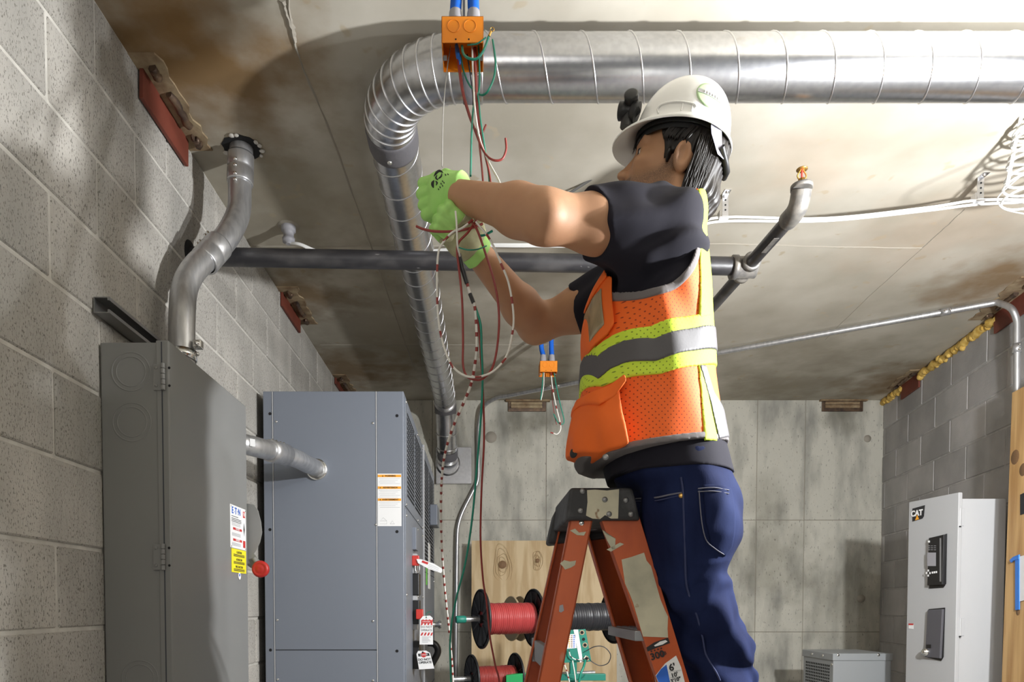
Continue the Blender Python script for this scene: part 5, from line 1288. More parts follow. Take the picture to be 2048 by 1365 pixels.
# --- skeleton
SL = P(1314, 466, 1.385); EL = P(1086, 434, 1.290); WL = P(922, 392, 1.425)       # near (left) arm
SR = P(1280, 575, 1.650); ERt = P(1072, 650, 1.720); WR = P(956, 507, 1.512)      # far (right) arm
pt, yw = R(19), R(17)
hf = Vector((-math.cos(pt) * math.cos(yw), math.cos(pt) * math.sin(yw), math.sin(pt)))
hl = Vector((0, 0, 1)).cross(hf).normalized(); hu = hf.cross(hl).normalized()
HS = 1.0; HC = P(1349, 305, 1.490) - hl * .075
HM = np.array([[hf.x, hl.x, hu.x], [hf.y, hl.y, hu.y], [hf.z, hl.z, hu.z]], np.float32)   # columns: forward, left, up
def HL(x, y, z): return HC + (hf * x + hl * y + hu * z) * HS
def torso_keys(rows, cyv=1.50):
    out = []
    for y, xl_, xr2, b in rows:
        a = P(xl_, y, cyv); c = P(xr2, y, cyv); w = (c.x - a.x) / 2
        aa = math.sqrt(max(w * w - (b * .25) ** 2, .002)); out.append((a.z, (a.x + c.x) / 2, cyv, aa, b))
    return smooth_keys(out)
TK = torso_keys([(416, 1300, 1372, .05), (438, 1272, 1384, .09), (468, 1240, 1396, .142), (505, 1212, 1404, .172), (550, 1200, 1405, .172), (600, 1190, 1404, .166), (700, 1182, 1406, .158), (800, 1186, 1413, .152), (880, 1197, 1432, .158), (925, 1203, 1447, .163), (957, 1210, 1459, .165)])
VK = torso_keys([(405, 1285, 1394, .08), (440, 1240, 1402, .150), (490, 1200, 1409, .186), (560, 1186, 1413, .186), (650, 1168, 1415, .178), (760, 1158, 1421, .174), (850, 1150, 1437, .178), (930, 1147, 1452, .182)])

# --- head and body field
def head_local(p): return ((p - V3(HC)) @ HM) / np.float32(HS)
def f_head(p):
    q = head_local(p)
    d = ell(q, (-.004, 0, .052), (.096, .074, .088))
    d = smin(d, ell(q, (.030, 0, -.018), (.070, .060, .085)), .03)
    d = smin(d, ell(q, (.040, 0, -.072), (.052, .049, .036)), .025)
    d = smin(d, cap(q, (.072, 0, -.095), (.070, 0, -.09), .020, .020), .02)
    for s in (-1, 1):
        d = smin(d, cap(q, (-.012, s * .052, -.045), (.060, s * .026, -.092), .014, .016), .02)      # jaw
        d = smin(d, ell(q, (.058, s * .040, -.012), (.030, .024, .020)), .015)                          # cheekbone
        d = smax(d, -ell(q, (.098, s * .031, .016), (.022, .021, .013)), .012)                          # eye socket
        d = smin(d, cap(q, (.090, s * .012, .036), (.076, s * .048, .036), .009, .008), .012)            # brow
        d = smin(d, cap(q, (.084, s * .018, .018), (.072, s * .045, .0145), .0092, .0082), .006)             # eyelid
    d = smin(d, cap(q, (.090, 0, .020), (.112, 0, -.020), .0085, .0095), .012)                           # nose
    d = smin(d, ell(q, (.112, 0, -.024), (.015, .012, .010)), .006)
    for s in (-1, 1):
        d = smin(d, ell(q, (.101, s * .012, -.027), (.013, .0075, .0085)), .005)
        d = smax(d, -ell(q, (.103, s * .0075, -.036), (.007, .0035, .0045)), .003)
    d = smin(d, ell(q, (.088, 0, -.047), (.014, .022, .014)), .012)
    d = smin(d, ell(q, (.094, 0, -.056), (.010, .022, .0055)), .004)                                      # lips
    d = smin(d, ell(q, (.090, 0, -.067), (.011, .020, .0065)), .004)
    d = smax(d, -ell(q, (.106, 0, -.0615), (.014, .026, .0022)), .002)
    for s in (-1, 1):                                                                                     # ears
        er = q - np.array([-.012, s * .076, -.004], np.float32); 
        c_, s_ = math.cos(R(22)), math.sin(R(22)); er = np.stack([er[:, 0] * c_ + er[:, 1] * s * s_, er[:, 1] * c_ - er[:, 0] * s * s_, er[:, 2]], 1)
        e = ell(er, (-.008, 0, .002), (.021, .009, .033))
        e = smax(e, -ell(er, (-.003, s * .0105, .004), (.0125, .0095, .024)), .003)
        e = smin(e, ell(er, (.004, s * .001, -.004), (.004, .004, .008)), .004)
        d = smin(d, e, .006)
    return d
nk0 = HL(-.022, 0, -.055); nk1 = P(1345, 470, 1.515)
def arm(p, S, E, W, rs):
    mid = Vector(S).lerp(Vector(E), .55); fm = Vector(E).lerp(Vector(W), .28)
    return chain(p, [S, mid, E, fm, W], rs, .03)
def f_body(p):
    d = f_head(p)
    d = smin(d, cap(p, nk0, nk1, .054, .062), .03)
    t = zloft(p, TK) + .014
    d = smin(d, t, .03)
    for (S, E, W, rs) in ((SL, EL, WL, (.048, .0480, .0415, .0415, .0290)), (SR, ERt, WR, (.055, .050, .0405, .041, .0285))):
        d = smin(d, arm(p, S, E, W, rs), .02)
    d = smin(d, ell(p, EL + Vector((.006, -.03, -.012)), (.018, .016, .016)), .02)
    return d
def a_beard(v):
    q = head_local(v); z, x = q[:, 2], q[:, 0]
    line = np.interp(x, [-.02, .0, .03, .06, .09, .12], [.03, .012, -.020, -.030, -.028, -.034])
    b = np.clip((line - z) / .018, 0, 1) * np.clip((x + .022) / .02, 0, 1) * np.clip((z + .125) / .02, 0, 1) * (np.abs(q[:, 1]) < .09) * (x < .125)
    mo = np.clip(1 - np.abs(z + .046) / .009, 0, 1) * (x > .07) * (np.abs(q[:, 1]) < .034)
    return np.clip(.75 * b + .8 * mo, 0, 1)
def a_lip(v):
    q = head_local(v); return ((np.abs(q[:, 2] + .0615) < .010) & (q[:, 0] > .086) & (np.abs(q[:, 1]) < .022)) * .8
lo = (-.09, 1.13, H + .30); hi = (.60, 1.83, H + 1.12)
body = sdf_obj('body', f_body, lo, hi, .0027, 'skin', man, {'beard': a_beard, 'lip': a_lip})

# eyes and brows
M['eyewhite'] = mat('eye_white', (.62, .58, .54), .2); M['iris'] = mat('dark_iris', (.02, .012, .008), .15)
for s in (-1, 1):
    c = HL(.0770, s * .031, .0130); e = MB().ball(c, .0112, 16, 12).build('eye', 'eyewhite', man)
    g = (hf * .95 + hl * (s * .10) - hu * .22).normalized(); MB().lathe(c + g * .0094, g, [(0, .0072), (.0014, .0062), (.0024, .001)], 14).build('iris', 'iris', e)
    pts = [HL(.0965, s * .012, .037), HL(.094, s * .025, .042), HL(.085, s * .040, .041), HL(.071, s * .052, .034)]
    MB().tube(bez(pts, 5), [.0036 + .0026 * math.sin(math.pi * min(1, .25 + .75 * i / 15)) for i in range(16)], 8, flat=1.0).build('eyebrow', 'hair', man)
    MB().tube(bez([HL(.0905, s * .019, .0175), HL(.0895, s * .030, .0215), HL(.078, s * .044, .0165)], 5), .0014, 6).build('eyelashes', 'hair', man)

# hair: a shaped cap of hair with locks over it
def f_hair(p):
    q = head_local(p)
    d = ell(q, (-.006, 0, .046), (.096, .0805, .088))
    d = smin(d, ell(q, (-.054, 0, -.025), (.046, .066, .078)), .03)
    d = smin(d, cap(q, (-.074, 0, -.05), (-.070, 0, -.078), .040, .030), .025)
    face = np.maximum(ell(q, (.088, 0, -.012), (.076, .12, .092)), 0) if False else ell(q, (.088, 0, -.012), (.074, .13, .094))
    d = smax(d, -face, .006)
    d = smax(d, -ell(q, (.0, 0, -.062), (.034, .2, .070)), .006)
    d = smax(d, -cap(q, (-.018, -.2, -.006), (-.018, .2, -.006), .021, .021), .005)
    d = smin(d, np.maximum(ell(q, (.012, .0, -.002), (.012, .082, .034)), -ell(q, (.01, 0, 0), (.05, .068, .1))), .006)   # sideburn
    st = np.sin(np.arctan2(q[:, 1], -(q[:, 0] + .02)) * 34 + q[:, 2] * 40 + 3 * vnoise(q, (30, 30, 12))) * .0012 + vnoise(q, (120, 120, 26)) * .0022
    return d + st
hair = sdf_obj('hair', f_hair, tuple(HC - Vector((.17, .17, .20))), tuple(HC + Vector((.19, .17, .17))), .0026, 'hair', man)
rnd = random.Random(5); mb = MB()
for i in range(330):     # locks lying on the back and side of the head, combed down and back
    s = 1 if rnd.random() < .75 else -1
    a = rnd.uniform(0, 1.45); z0_ = rnd.uniform(-.055, .050); L_ = rnd.uniform(.035, .075); z1_ = max(z0_ - L_, -.112)
    def hp_(z, k=1.0):
        w = .070 * k * (1 - .35 * max(0, (-z - .03)) / .08); return HL(-.030 - (.062 - .10 * max(0, -z - .05)) * k * math.cos(a), s * (w + .006) * math.sin(a), z)
    pts = bez([hp_(z0_, 1.0), hp_((z0_ + z1_) / 2, 1.06), hp_(z1_, rnd.uniform(.96, 1.08))], 4); n = len(pts); r = rnd.uniform(.0014, .0027); mb.tube(pts, [r * (1 - .85 * (k / (n - 1)) ** 2) for k in range(n)], 5)
for i in range(26):      # locks brushed down before the ear and over the temple
    y = .079; x = rnd.uniform(-.03, .03); p0 = HL(x - .01, y * rnd.uniform(.98, 1.03), .055); p1 = HL(x + .002, y * 1.03, .03); p2 = HL(x + .003 + rnd.uniform(-.004, .004), y * .99, rnd.uniform(.018, .034))
    pts = bez([p0, p1, p2], 4); n = len(pts); mb.tube(pts, [.0032 * (1 - .85 * (k / (n - 1)) ** 2) for k in range(n)], 5)
for i in range(14):      # fringe falling past the brow on the far side
    x = .086 + rnd.uniform(-.006, .010); y = rnd.uniform(-.055, .02); p0 = HL(x - .01, y, .072); p1 = HL(x + .008, y - .004, .050); p2 = HL(x + .012, y - .010, rnd.uniform(.008, .030))
    pts = bez([p0, p1, p2], 4); n = len(pts); mb.tube(pts, [.0034 * (1 - .85 * (k / (n - 1)) ** 2) for k in range(n)], 5)
o = mb.build('hair_locks', 'hair', hair); tag(o, kind='stuff')

# --- shirt
aL = (EL - SL).normalized(); hemL = SL + aL * .150
aR = (ERt - SR).normalized(); hemR = SR + aR * .155
def folds(p, a, n, amp, f1): # folds running around a limb axis
    t = p @ V3(a); return np.sin(t * f1 + 3 * vnoise(p, (16, 16, 16))) * amp + vnoise(p, (28, 28, 28)) * amp * .8
def f_shirt(p):
    d = zloft(p, TK)
    d = smax(d, -(cap(p, nk0, nk1 + (nk1 - nk0) * .02, .060, .066)), .006)
    sl = chain(p, [SL + Vector((.02, .05, .0)), SL, SL + aL * .085, hemL], (.078, .0735, .0655, .0600), .03)
    sl = np.maximum(sl, (p - V3(hemL)) @ V3((aL + Vector((0, 0, -.25))).normalized()))
    sr = chain(p, [SR, SR + aR * .08, hemR], (.080, .068, .060), .03); sr = np.maximum(sr, (p - V3(hemR)) @ V3(aR))
    d = smin(smin(d, sl, .045), sr, .045)
    w = np.sin((p @ V3(Vector((.55, -.25, -.8)).normalized())) * 95 + 4 * vnoise(p, (9, 9, 9))) * .0042 + vnoise(p, (22, 22, 22)) * .0036
    return d + w * np.clip((p[:, 2] - H - .2) * 6, .3, 1)
shirt = sdf_obj('shirt', f_shirt, (.05, 1.20, H + .25), (.62, 1.87, H + .95), .0034, 'shirt', man)
# shirt tail and button
def f_tail(p):
    d = np.maximum(zloft(p, TK2) , -(zloft(p, TK2) + .010)); return d + vnoise(p, (20, 20, 8)) * .003
TK2 = torso_keys([(880, 1180, 1440, .165), (920, 1200, 1452, .168), (960, 1212, 1462, .170)])
sh2 = sdf_obj('shirt_tail', f_tail, (.20, 1.28, H + .22), (.60, 1.72, H + .42), .003, 'shirt', shirt)
# --- vest
hemx, hemz = zip(*[NP(x, y) for x, y in ((1100, 921), (1147, 919), (1200, 914), (1255, 894), (1330, 886), (1400, 890), (1449, 898), (1520, 905))])
ac = NP(1300, 462); ar = (NP(1385, 462)[0] - ac[0], ac[1] - NP(1300, 585)[1])
def f_vo(p):          # outer vest surface with soft folds and a bellied front hem
    d = zloft(p, VK); w = np.sin(p[:, 0] * 55 + 4 * vnoise(p, (7, 7, 5)) + p[:, 2] * 18) * .0026 + vnoise(p, (13, 13, 9)) * .004
    return d + w
def vest_region(p):
    x, y, z = p.T
    r = np.interp(x, hemx, hemz) - z
    hole = (np.sqrt(((x - ac[0]) / ar[0]) ** 2 + ((z - ac[1]) / ar[1]) ** 2) - 1) * min(ar)
    hole = np.where(z > ac[1], np.minimum(hole, np.abs(x - ac[0]) - ar[0]), hole)
    r = np.maximum(r, -hole)
    return np.maximum(r, z - NP(1385, 385)[1])
def shell(p, o, i): d = f_vo(p); return np.maximum(d - o, -(d + i))
vlo, vhi = (.14, 1.27, H + .26), (.62, 1.74, H + .93)
vest = sdf_obj('safety_vest', lambda p: np.maximum(shell(p, .0, .008), vest_region(p)), vlo, vhi, .003, 'vest', man)
def curve(pts): X, Z = zip(*[NP(x, y) for x, y in pts]); return np.array(X), np.array(Z)
C1 = curve([(1150, 698), (1165, 695), (1200, 678), (1240, 656), (1300, 652), (1380, 644), (1420, 651)]); C2 = curve([(1150, 720), (1162, 716), (1200, 702), (1225, 684), (1250, 677), (1310, 678), (1380, 669), (1425, 682)])
C3 = curve([(1150, 757), (1162, 757), (1200, 752), (1225, 732), (1255, 722), (1310, 724), (1380, 714), (1425, 727)]); C4 = curve([(1150, 790), (1158, 786), (1210, 768), (1260, 752), (1320, 750), (1385, 744), (1425, 752)])
def bandf(up, dn, o): 
    return lambda p: np.maximum(np.maximum(shell(p, o, .003), vest_region(p)), np.maximum(p[:, 2] - np.interp(p[:, 0], *up), np.interp(p[:, 0], *dn) - p[:, 2]))
blo, bhi = (.14, 1.27, H + .42), (.62, 1.74, H + .66)
for nm, u, d_, m_, o in (('lime_stripe', C1, C4, 'lime', .003), ('reflective_band', C2, C3, 'vestgrey', .0056)):
    sdf_obj(nm, bandf(u, d_, o), blo, bhi, .0028, m_, vest)
def polyp(pts, o, i=.003, bulge=None):
    PZs = [NP(x, y) for x, y in pts]
    def f(p):
        oo = o if bulge is None else o + bulge(p)
        dd = f_vo(p); s = np.maximum(dd - oo, -(dd + i))
        return smax(np.maximum(s, p[:, 1] - 1.52), poly2(p[:, 0], p[:, 2], PZs), .004)
    return f
def patch(nm, pts, o, m_, parent=vest, i=.003, bulge=None, h=.0028):
    xs_ = [NP(x, y)[0] for x, y in pts]; zs_ = [NP(x, y)[1] for x, y in pts]
    return sdf_obj(nm, polyp(pts, o, i, bulge), (min(xs_) - .03, 1.26, min(zs_) - .03), (max(xs_) + .04, 1.56, max(zs_) + .03), h, m_, parent)
patch('back_stripe', [(1386, 395), (1420, 395), (1425, 660), (1386, 655)], .0035, 'lime')
patch('back_stripe', [(1385, 740), (1395, 742), (1404, 815), (1412, 890), (1411, 900), (1389, 896), (1388, 800)], .0035, 'lime')
patch('back_tape', [(1386, 742), (1399, 744), (1412, 800), (1425, 850), (1434, 895), (1413, 896), (1404, 820)], .0050, 'vestgrey')
# pockets
bc = NP(1200, 860)
def bl_(p): return .020 * np.exp(-(((p[:, 0] - bc[0]) / .07) ** 2 + ((p[:, 2] - bc[1]) / .07) ** 2)) + .004 * vnoise(p, (30, 30, 22))
patch('lower_pocket', [(1125, 800), (1180, 790), (1236, 775), (1243, 830), (1256, 890), (1240, 897), (1200, 908), (1125, 915)], .010, 'vestsolid', bulge=bl_)
def fl_b(p): return bl_(p) * .9 + .004 * np.sin(p[:, 0] * 90)
patch('pocket_flap', [(1120, 822), (1165, 808), (1215, 775), (1247, 752), (1250, 766), (1226, 800), (1192, 822), (1150, 832), (1120, 838)], .0165, 'vestsolid', i=-.004, bulge=fl_b)
patch('chest_pocket', [(1166, 560), (1190, 545), (1216, 522), (1233, 535), (1233, 640), (1220, 660), (1185, 690), (1175, 690), (1166, 660)], .008, 'vestsolid')
patch('pocket_flap', [(1166, 585), (1178, 572), (1200, 540), (1218, 516), (1222, 535), (1205, 552), (1186, 580), (1176, 592)], .013, 'vestsolid', i=-.003)
patch('clear_window', [(1184, 585), (1196, 563), (1214, 550), (1214, 640), (1200, 655), (1183, 676)], .0105, 'clear', i=-.004)
# grey binding along the hem and round the armhole
sdf_obj('hem_binding', lambda p: np.maximum(shell(p, .003, .010), np.abs(p[:, 2] - np.interp(p[:, 0], hemx, hemz) - .004) - .0062), (.14, 1.27, H + .24), (.62, 1.74, H + .40), .0026, 'vesttrim', vest)
def f_bind(p):
    x, y, z = p.T; hole = (np.sqrt(((x - ac[0]) / ar[0]) ** 2 + ((z - ac[1]) / ar[1]) ** 2) - 1) * min(ar)
    return np.maximum(np.maximum(shell(p, .003, .010), np.abs(hole - .002) - .0062), z - ac[1] - .05)
sdf_obj('armhole_binding', f_bind, (.14, 1.27, H + .58), (.62, 1.74, H + .86), .0026, 'vesttrim', vest)
c = P(1148, 907, 1.44); MB().lathe(c, (-.8, -.6, 0), [(0, .010), (.002, .0105), (.003, .007), (.002, .005)], 16).build('snap', 'black', vest)
c = P(1211, 915, 1.33); MB().lathe(c, (-.3, -1, 0), [(0, .006), (.002, .006), (.003, .003)], 12).build('shirt_button', 'strut', shirt)

# --- jeans: pelvis and two legs
def LG(px, py, Y): return P(px, py, Y)
nearleg = [(1372, 1020, 1.445), (1378, 1080, 1.45), (1380, 1140, 1.455), (1392, 1200, 1.46), (1416, 1270, 1.465), (1434, 1330, 1.47), (1440, 1370, 1.47)]
nr = [.095, .088, .078, .070, .066, .064, .063]
kn = LG(*nearleg[-1]); kn_pts = [LG(*q_) for q_ in nearleg] + [Vector((.525, 1.47, 1.18)), Vector((.54, 1.465, .95)), Vector((.555, 1.46, .90))]; nrs = nr + [.066, .058, .058]
far_pts = [Vector((p_.x + .012, p_.y + .165, p_.z)) for p_ in kn_pts]
JK = torso_keys([(930, 1214, 1456, .164), (965, 1226, 1460, .166), (990, 1278, 1463, .166), (1040, 1290, 1466, .168), (1085, 1296, 1464, .16), (1120, 1300, 1452, .12)])
def f_jeans(p):
    d = zloft(p, JK)
    d = smin(d, chain(p, kn_pts, nrs, .03), .035); d = smin(d, chain(p, far_pts, nrs, .03), .03)
    d = smin(d, ell(p, P(1392, 1050, 1.44), (.068, .080, .090)), .04)
    d = smax(d, -cap(p, P(1492, 1136, 1.2), P(1492, 1136, 1.8), .018, .018), .045)
    z = p[:, 2]; wrk = np.clip((H + .13 - z) * 6, 0.12, 1)
    diag = p @ V3(Vector((.75, .12, .85)).normalized()); dg2 = p @ V3(Vector((-.6, .1, .9)).normalized())
    w = (np.sin(diag * 62 + 5 * vnoise(p, (10, 10, 10))) * .0085 + np.sin(dg2 * 90 + 4 * vnoise(p + 3, (12, 12, 12))) * .0045) * wrk + vnoise(p, (14, 14, 10)) * .006
    return d + w
jeans = sdf_obj('jeans', f_jeans, (.20, 1.27, .88), (.68, 1.78, H + .31), .0036, 'jeans', man)
def on_jeans(px, py, off=.0):
    d = ray(px, py); d = d / d.y; lo_ = 1.2; ys = np.linspace(1.2, 1.6, 220); pts = np.array([[O.x + d.x * y, y, O.z + d.z * y] for y in ys], np.float32)
    v = f_jeans(pts); k = np.argmax(v < off); return Vector(pts[k])
def seamline(px, nm='seam', r=.0016, m_='stitch', off=.001): MB().tube(bez([on_jeans(x, y, off) for x, y in px], 5), r, 6).build(nm, m_, jeans)
seamline([(1362, 955), (1366, 985), (1368, 1040), (1370, 1100), (1372, 1160), (1378, 1190), (1393, 1230), (1405, 1275), (1412, 1310), (1432, 1345), (1440, 1362)], r=.0022)
seamline([(1272, 998), (1310, 996), (1340, 990), (1364, 986)], 'pocket_edge', .0018, 'thread'); seamline([(1272, 1003), (1310, 1002), (1340, 996), (1364, 991)], 'pocket_edge', .0012, 'stitch')
def f_jp(p): 
    PZs = [NP(x, y, 1.36) for x, y in ((1394, 976), (1430, 974), (1460, 978), (1465, 1000), (1466, 1095), (1452, 1114), (1440, 1112), (1414, 1092), (1400, 1050))]
    dd = f_jeans(p); return smax(np.maximum(np.maximum(dd - .004, -(dd + .003)), p[:, 1] - 1.47), poly2(p[:, 0], p[:, 2], PZs), .003)
jp = sdf_obj('back_pocket', f_jp, (.38, 1.27, H + .06), (.60, 1.50, H + .28), .0026, 'jeans', jeans)
seamline([(1396, 978), (1428, 976), (1458, 981)], 'stitching', .0011, 'thread', .0055); seamline([(1396, 984), (1428, 983), (1458, 988)], 'stitching', .0011, 'thread', .0055); seamline([(1398, 982), (1403, 1040), (1412, 1080), (1430, 1098), (1448, 1110)], 'stitching', .0011, 'thread', .0055)
MB().lathe(on_jeans(1362, 992, .002), (-.2, -1, 0), [(0, .005), (.002, .005), (.003, .002)], 10).build('rivet', 'gold', jeans)
# boots on the ladder step
M['boot'] = mat('brown_boot', (.10, .055, .03), .7, bump=.1)
for s, yy in ((0, 1.46), (1, 1.645)):
    def f_boot(p, yy=yy):
        d = chain(p, [Vector((.575, yy, .875)), Vector((.50, yy, .868)), Vector((.41, yy, .862))], (.046, .044, .038), .02); d = smin(d, cap(p, (.565, yy, .89), (.555, yy, .98), .045, .048), .02)
        return smax(d, .833 - p[:, 2], .006)
    sdf_obj('boot', f_boot, (.34, yy - .07, .81), (.66, yy + .07, 1.05), .004, 'boot', man)

# --- gloves
def hand_frame(o, fwd, back):      # fwd along fingers, back = out of the back of the hand
    fwd = Vector(fwd).normalized(); back = Vector(back); back = (back - fwd * back.dot(fwd)).normalized(); side = fwd.cross(back)
    return lambda a, b, c: Vector(o) + fwd * a + side * b + back * c
# near (left) hand: a fist, back of the hand to the camera
LO = P(896, 387, 1.440); LHf = hand_frame(LO, (-1, .30, .02), (-.12, -1, -.1))
# side axis sign: + is towards the thumb (up)
sg = 1 if (LHf(0, 1, 0) - LHf(0, 0, 0)).z > 0 else -1
def lh(a, b, c): return LHf(a, b * sg, c)
lf = []
for i, (b, l1, dn_) in enumerate(((.030, .031, .000), (.010, .035, .000), (-.011, .032, .0), (-.030, .026, .0))):
    k0 = lh(.028, b, .002); k1 = lh(.028 + l1, b * 1.04 + .002, -.012); k2 = lh(.022 + l1 * .95, b * .95, -.036); k3 = lh(.012 + .008, b * .9, -.040)
    lf.append(([k0, k1, k2, k3], (.0115, .0110, .0098, .0092)))
lth = ([lh(-.016, .030, -.012), lh(.012, .046, -.024), lh(.034, .040, -.042), lh(.046, .026, -.054)], (.015, .0125, .0108, .0095))
def f_gl(p):
    d = chain(p, [lh(-.030, .0, -.006), lh(.0, .014, -.004), lh(.026, .016, -.003)], (.026, .021, .0175), .02)
    d = smin(d, chain(p, [lh(-.030, .0, -.006), lh(.0, -.014, -.004), lh(.026, -.016, -.003)], (.026, .021, .0175), .02), .018)
    d = smin(d, cap(p, lh(.022, .03, -.002), lh(.022, -.03, -.002), .0155, .0145), .014)
    for c, r in lf: d = smin(d, chain(p, c, r, .003), .0045)
    d = smin(d, chain(p, *lth, .006), .010)
    cu = cap(p, lh(-.022, 0, -.006), lh(-.040, .0, -.004), .0345, .0385); d = smin(d, cu, .012)
    d = smax(d, (p - V3(lh(-.036, 0, 0))) @ V3(-(lh(1, 0, 0) - lh(0, 0, 0)) + .25 * (lh(0, 0, 1) - lh(0, 0, 0))), .002)
    return d + vnoise(p, (60, 60, 60)) * .0008
gb = 0.12
gL = sdf_obj('glove', f_gl, tuple(LO - Vector((gb,) * 3)), tuple(LO + Vector((gb,) * 3)), .0019, 'glove', man)
# print on the back of the hand: two black swooshes and lettering
def on_glove(px, py, off=.0008):
    d = ray(px, py); d = d / d.y; ys = np.linspace(1.34, 1.52, 200); pts = np.array([[O.x + d.x * y, y, O.z + d.z * y] for y in ys], np.float32)
    return Vector(pts[np.argmax(f_gl(pts) < off)])
def sw(pts, w):
    q = bez([on_glove(*p_) for p_ in pts], 6); n = len(q); MB().tube(q, [w * (math.sin(math.pi * (k + .6) / (n + .2)) + .12) for k in range(n)], 6).build('glove_print', 'ink', gL)
sw([(886, 345), (879, 342), (872, 347), (868, 353)], .0024); sw([(868, 361), (865, 368), (867, 376)], .0030); sw([(884, 346), (882, 353), (876, 358)], .0016); sw([(874, 350), (872, 356), (876, 360)], .0018); sw([(871, 362), (874, 366), (872, 371)], .0016)
for x, y in ((884, 361), (881, 366), (887, 364), (884, 370), (879, 373), (876, 377), (890, 348), (895, 347)): sw([(x, y), (x + 1.2, y + 2), (x + 2.2, y + 3)], .0010)
# far (right) hand: palm towards the camera, fingers closing on the wires
RO = P(925, 474, 1.478); RHf = hand_frame(RO, (P(880, 432, 1.43) - P(950, 500, 1.49)), (.25, 1, .25))
sg2 = 1 if (RHf(0, 1, 0) - RHf(0, 0, 0)).x > 0 else -1
def rh(a, b, c): return RHf(a, b * sg2, c)       # +b towards upper right (thumb side)
rfg = []
for i, (b, l1) in enumerate(((.029, .033), (.010, .037), (-.010, .034), (-.029, .028))):
    rfg.append(([rh(.030, b, .004), rh(.030 + l1, b * .95, -.002), rh(.034 + l1, b * .8, -.028), rh(.020 + l1 * .6, b * .7 + .002, -.036)], (.0115, .0108, .0098, .0092)))
rth = ([rh(-.020, .026, -.006), rh(.006, .043, -.018), rh(.030, .036, -.030), rh(.044, .022, -.036)], (.0155, .0125, .0108, .0095))
def f_gr(p):
    d = chain(p, [rh(-.035, .0, .0), rh(.0, .015, .001), rh(.028, .017, .002)], (.026, .021, .0165), .02)
    d = smin(d, chain(p, [rh(-.035, .0, .0), rh(.0, -.015, .001), rh(.028, -.017, .002)], (.026, .021, .0165), .02), .018)
    for c, r in rfg: d = smin(d, chain(p, c, r, .003), .0045)
    d = smin(d, chain(p, *rth, .006), .012)
    d = smin(d, cap(p, rh(-.028, 0, 0), rh(-.060, 0, 0), .0335, .0385), .012)
    d = smax(d, (p - V3(rh(-.052, 0, 0))) @ V3(-(rh(1, 0, 0) - rh(0, 0, 0))), .002)
    return d + vnoise(p, (60, 60, 60)) * .0010
gR = sdf_obj('glove', f_gr, tuple(RO - Vector((gb,) * 3)), tuple(RO + Vector((gb,) * 3)), .0019, 'glove', man)
def f_palm(p):
    dd = f_gr(p); b = V3((rh(0, 0, 1) - rh(0, 0, 0))); fw = V3(rh(1, 0, 0) - rh(0, 0, 0)); q = p - V3(RO)
    return np.maximum(np.maximum(dd - .0014, -(dd + .002)), np.maximum(np.maximum((q @ b) + .004, -(q @ fw) - .030), (q @ fw) - .038))
sdf_obj('palm_coating', f_palm, tuple(RO - Vector((gb,) * 3)), tuple(RO + Vector((gb,) * 3)), .0019, 'palm', gR)

# ================================================================== HARD HAT
ph = R(13); hf2 = Vector((-math.cos(ph) * math.cos(yw), math.cos(ph) * math.sin(yw), math.sin(ph))); hl2 = Vector((0, 0, 1)).cross(hf2).normalized(); hu2 = hf2.cross(hl2)
HB = HC + hu * .064 + hf * .006
HK = .93
def TL(x, y, z): return HB + (hf2 * x + hl2 * y + hu2 * z) * HK
hat = thing('hard_hat', TL(0, 0, 0), 'white hard hat on the head of the man', 'hard hat')
def dome_r(a):                      # rim outline: slightly longer to the front
    x = math.cos(a); y = math.sin(a); return (.117 if x > 0 else .106) * x, .102 * y
na = 64; rings = []
for k in range(16):
    t_ = k / 15; e = math.pi / 2 * t_; sc = math.cos(e) ** .80 if t_ < 1 else .0; zz = .133 * math.sin(e) ** .92
    rings.append([TL(dome_r(2 * math.pi * j / na)[0] * max(sc, .015), dome_r(2 * math.pi * j / na)[1] * max(sc, .015), zz) for j in range(na)])
inner = [[TL(dome_r(2 * math.pi * j / na)[0] * .965 * max(math.cos(math.pi / 2 * k / 11) ** .8, .015), dome_r(2 * math.pi * j / na)[1] * .965 * max(math.cos(math.pi / 2 * k / 11) ** .8, .015), .128 * math.sin(math.pi / 2 * k / 11) ** .92) for j in range(na)] for k in range(12)]
def brim(a, o, z): 
    x, y = dome_r(a); n = Vector((math.cos(a), math.sin(a), 0)); pk = max(0, math.cos(a)) ** 2.2
    ext_ = o * (.011 + .036 * pk); return TL(x + n.x * ext_, y + n.y * ext_, z - o * (.006 + .016 * pk) )
mb = MB(); AA = [2 * math.pi * j / na for j in range(na)]
mb.loft([[brim(a, 1.0, -.004) for a in AA], [brim(a, 1.03, -.001) for a in AA], [brim(a, .97, .002) for a in AA], [brim(a, .5, .004) for a in AA], [brim(a, .08, .008) for a in AA]] + rings[1:], False, True)
mb.loft([[brim(a, 1.0, -.004) for a in AA], [brim(a, .9, -.005) for a in AA], [brim(a, .4, -.003) for a in AA]] + inner, False, True)
sh_ = mb.build('shell', 'hat', hat)
# moulded ribs and accessory slots on the side
def domep(az, e, off=.001):
    sc = math.cos(e) ** .8; zz = .133 * math.sin(e) ** .92; x, y = dome_r(az); p_ = TL(x * sc, y * sc, zz); n = (p_ - TL(0, 0, .02)).normalized(); return p_ + n * off
for az0, az1 in ((R(62), R(100)), ):
    MB().tube(bez([domep(az0, .05), domep(az0 - .05, .13), domep(az0 + .03, .19), domep((az0 + az1) / 2, .19), domep(az1, .16), domep(az1 + .08, .12)], 5), .0022, 6).build('moulded_rib', 'hat', sh_)
for az in (R(88), R(100)): MB().tube([domep(az, .05), domep(az, .16)], .0012, 6).build('moulded_rib', 'hat', sh_)
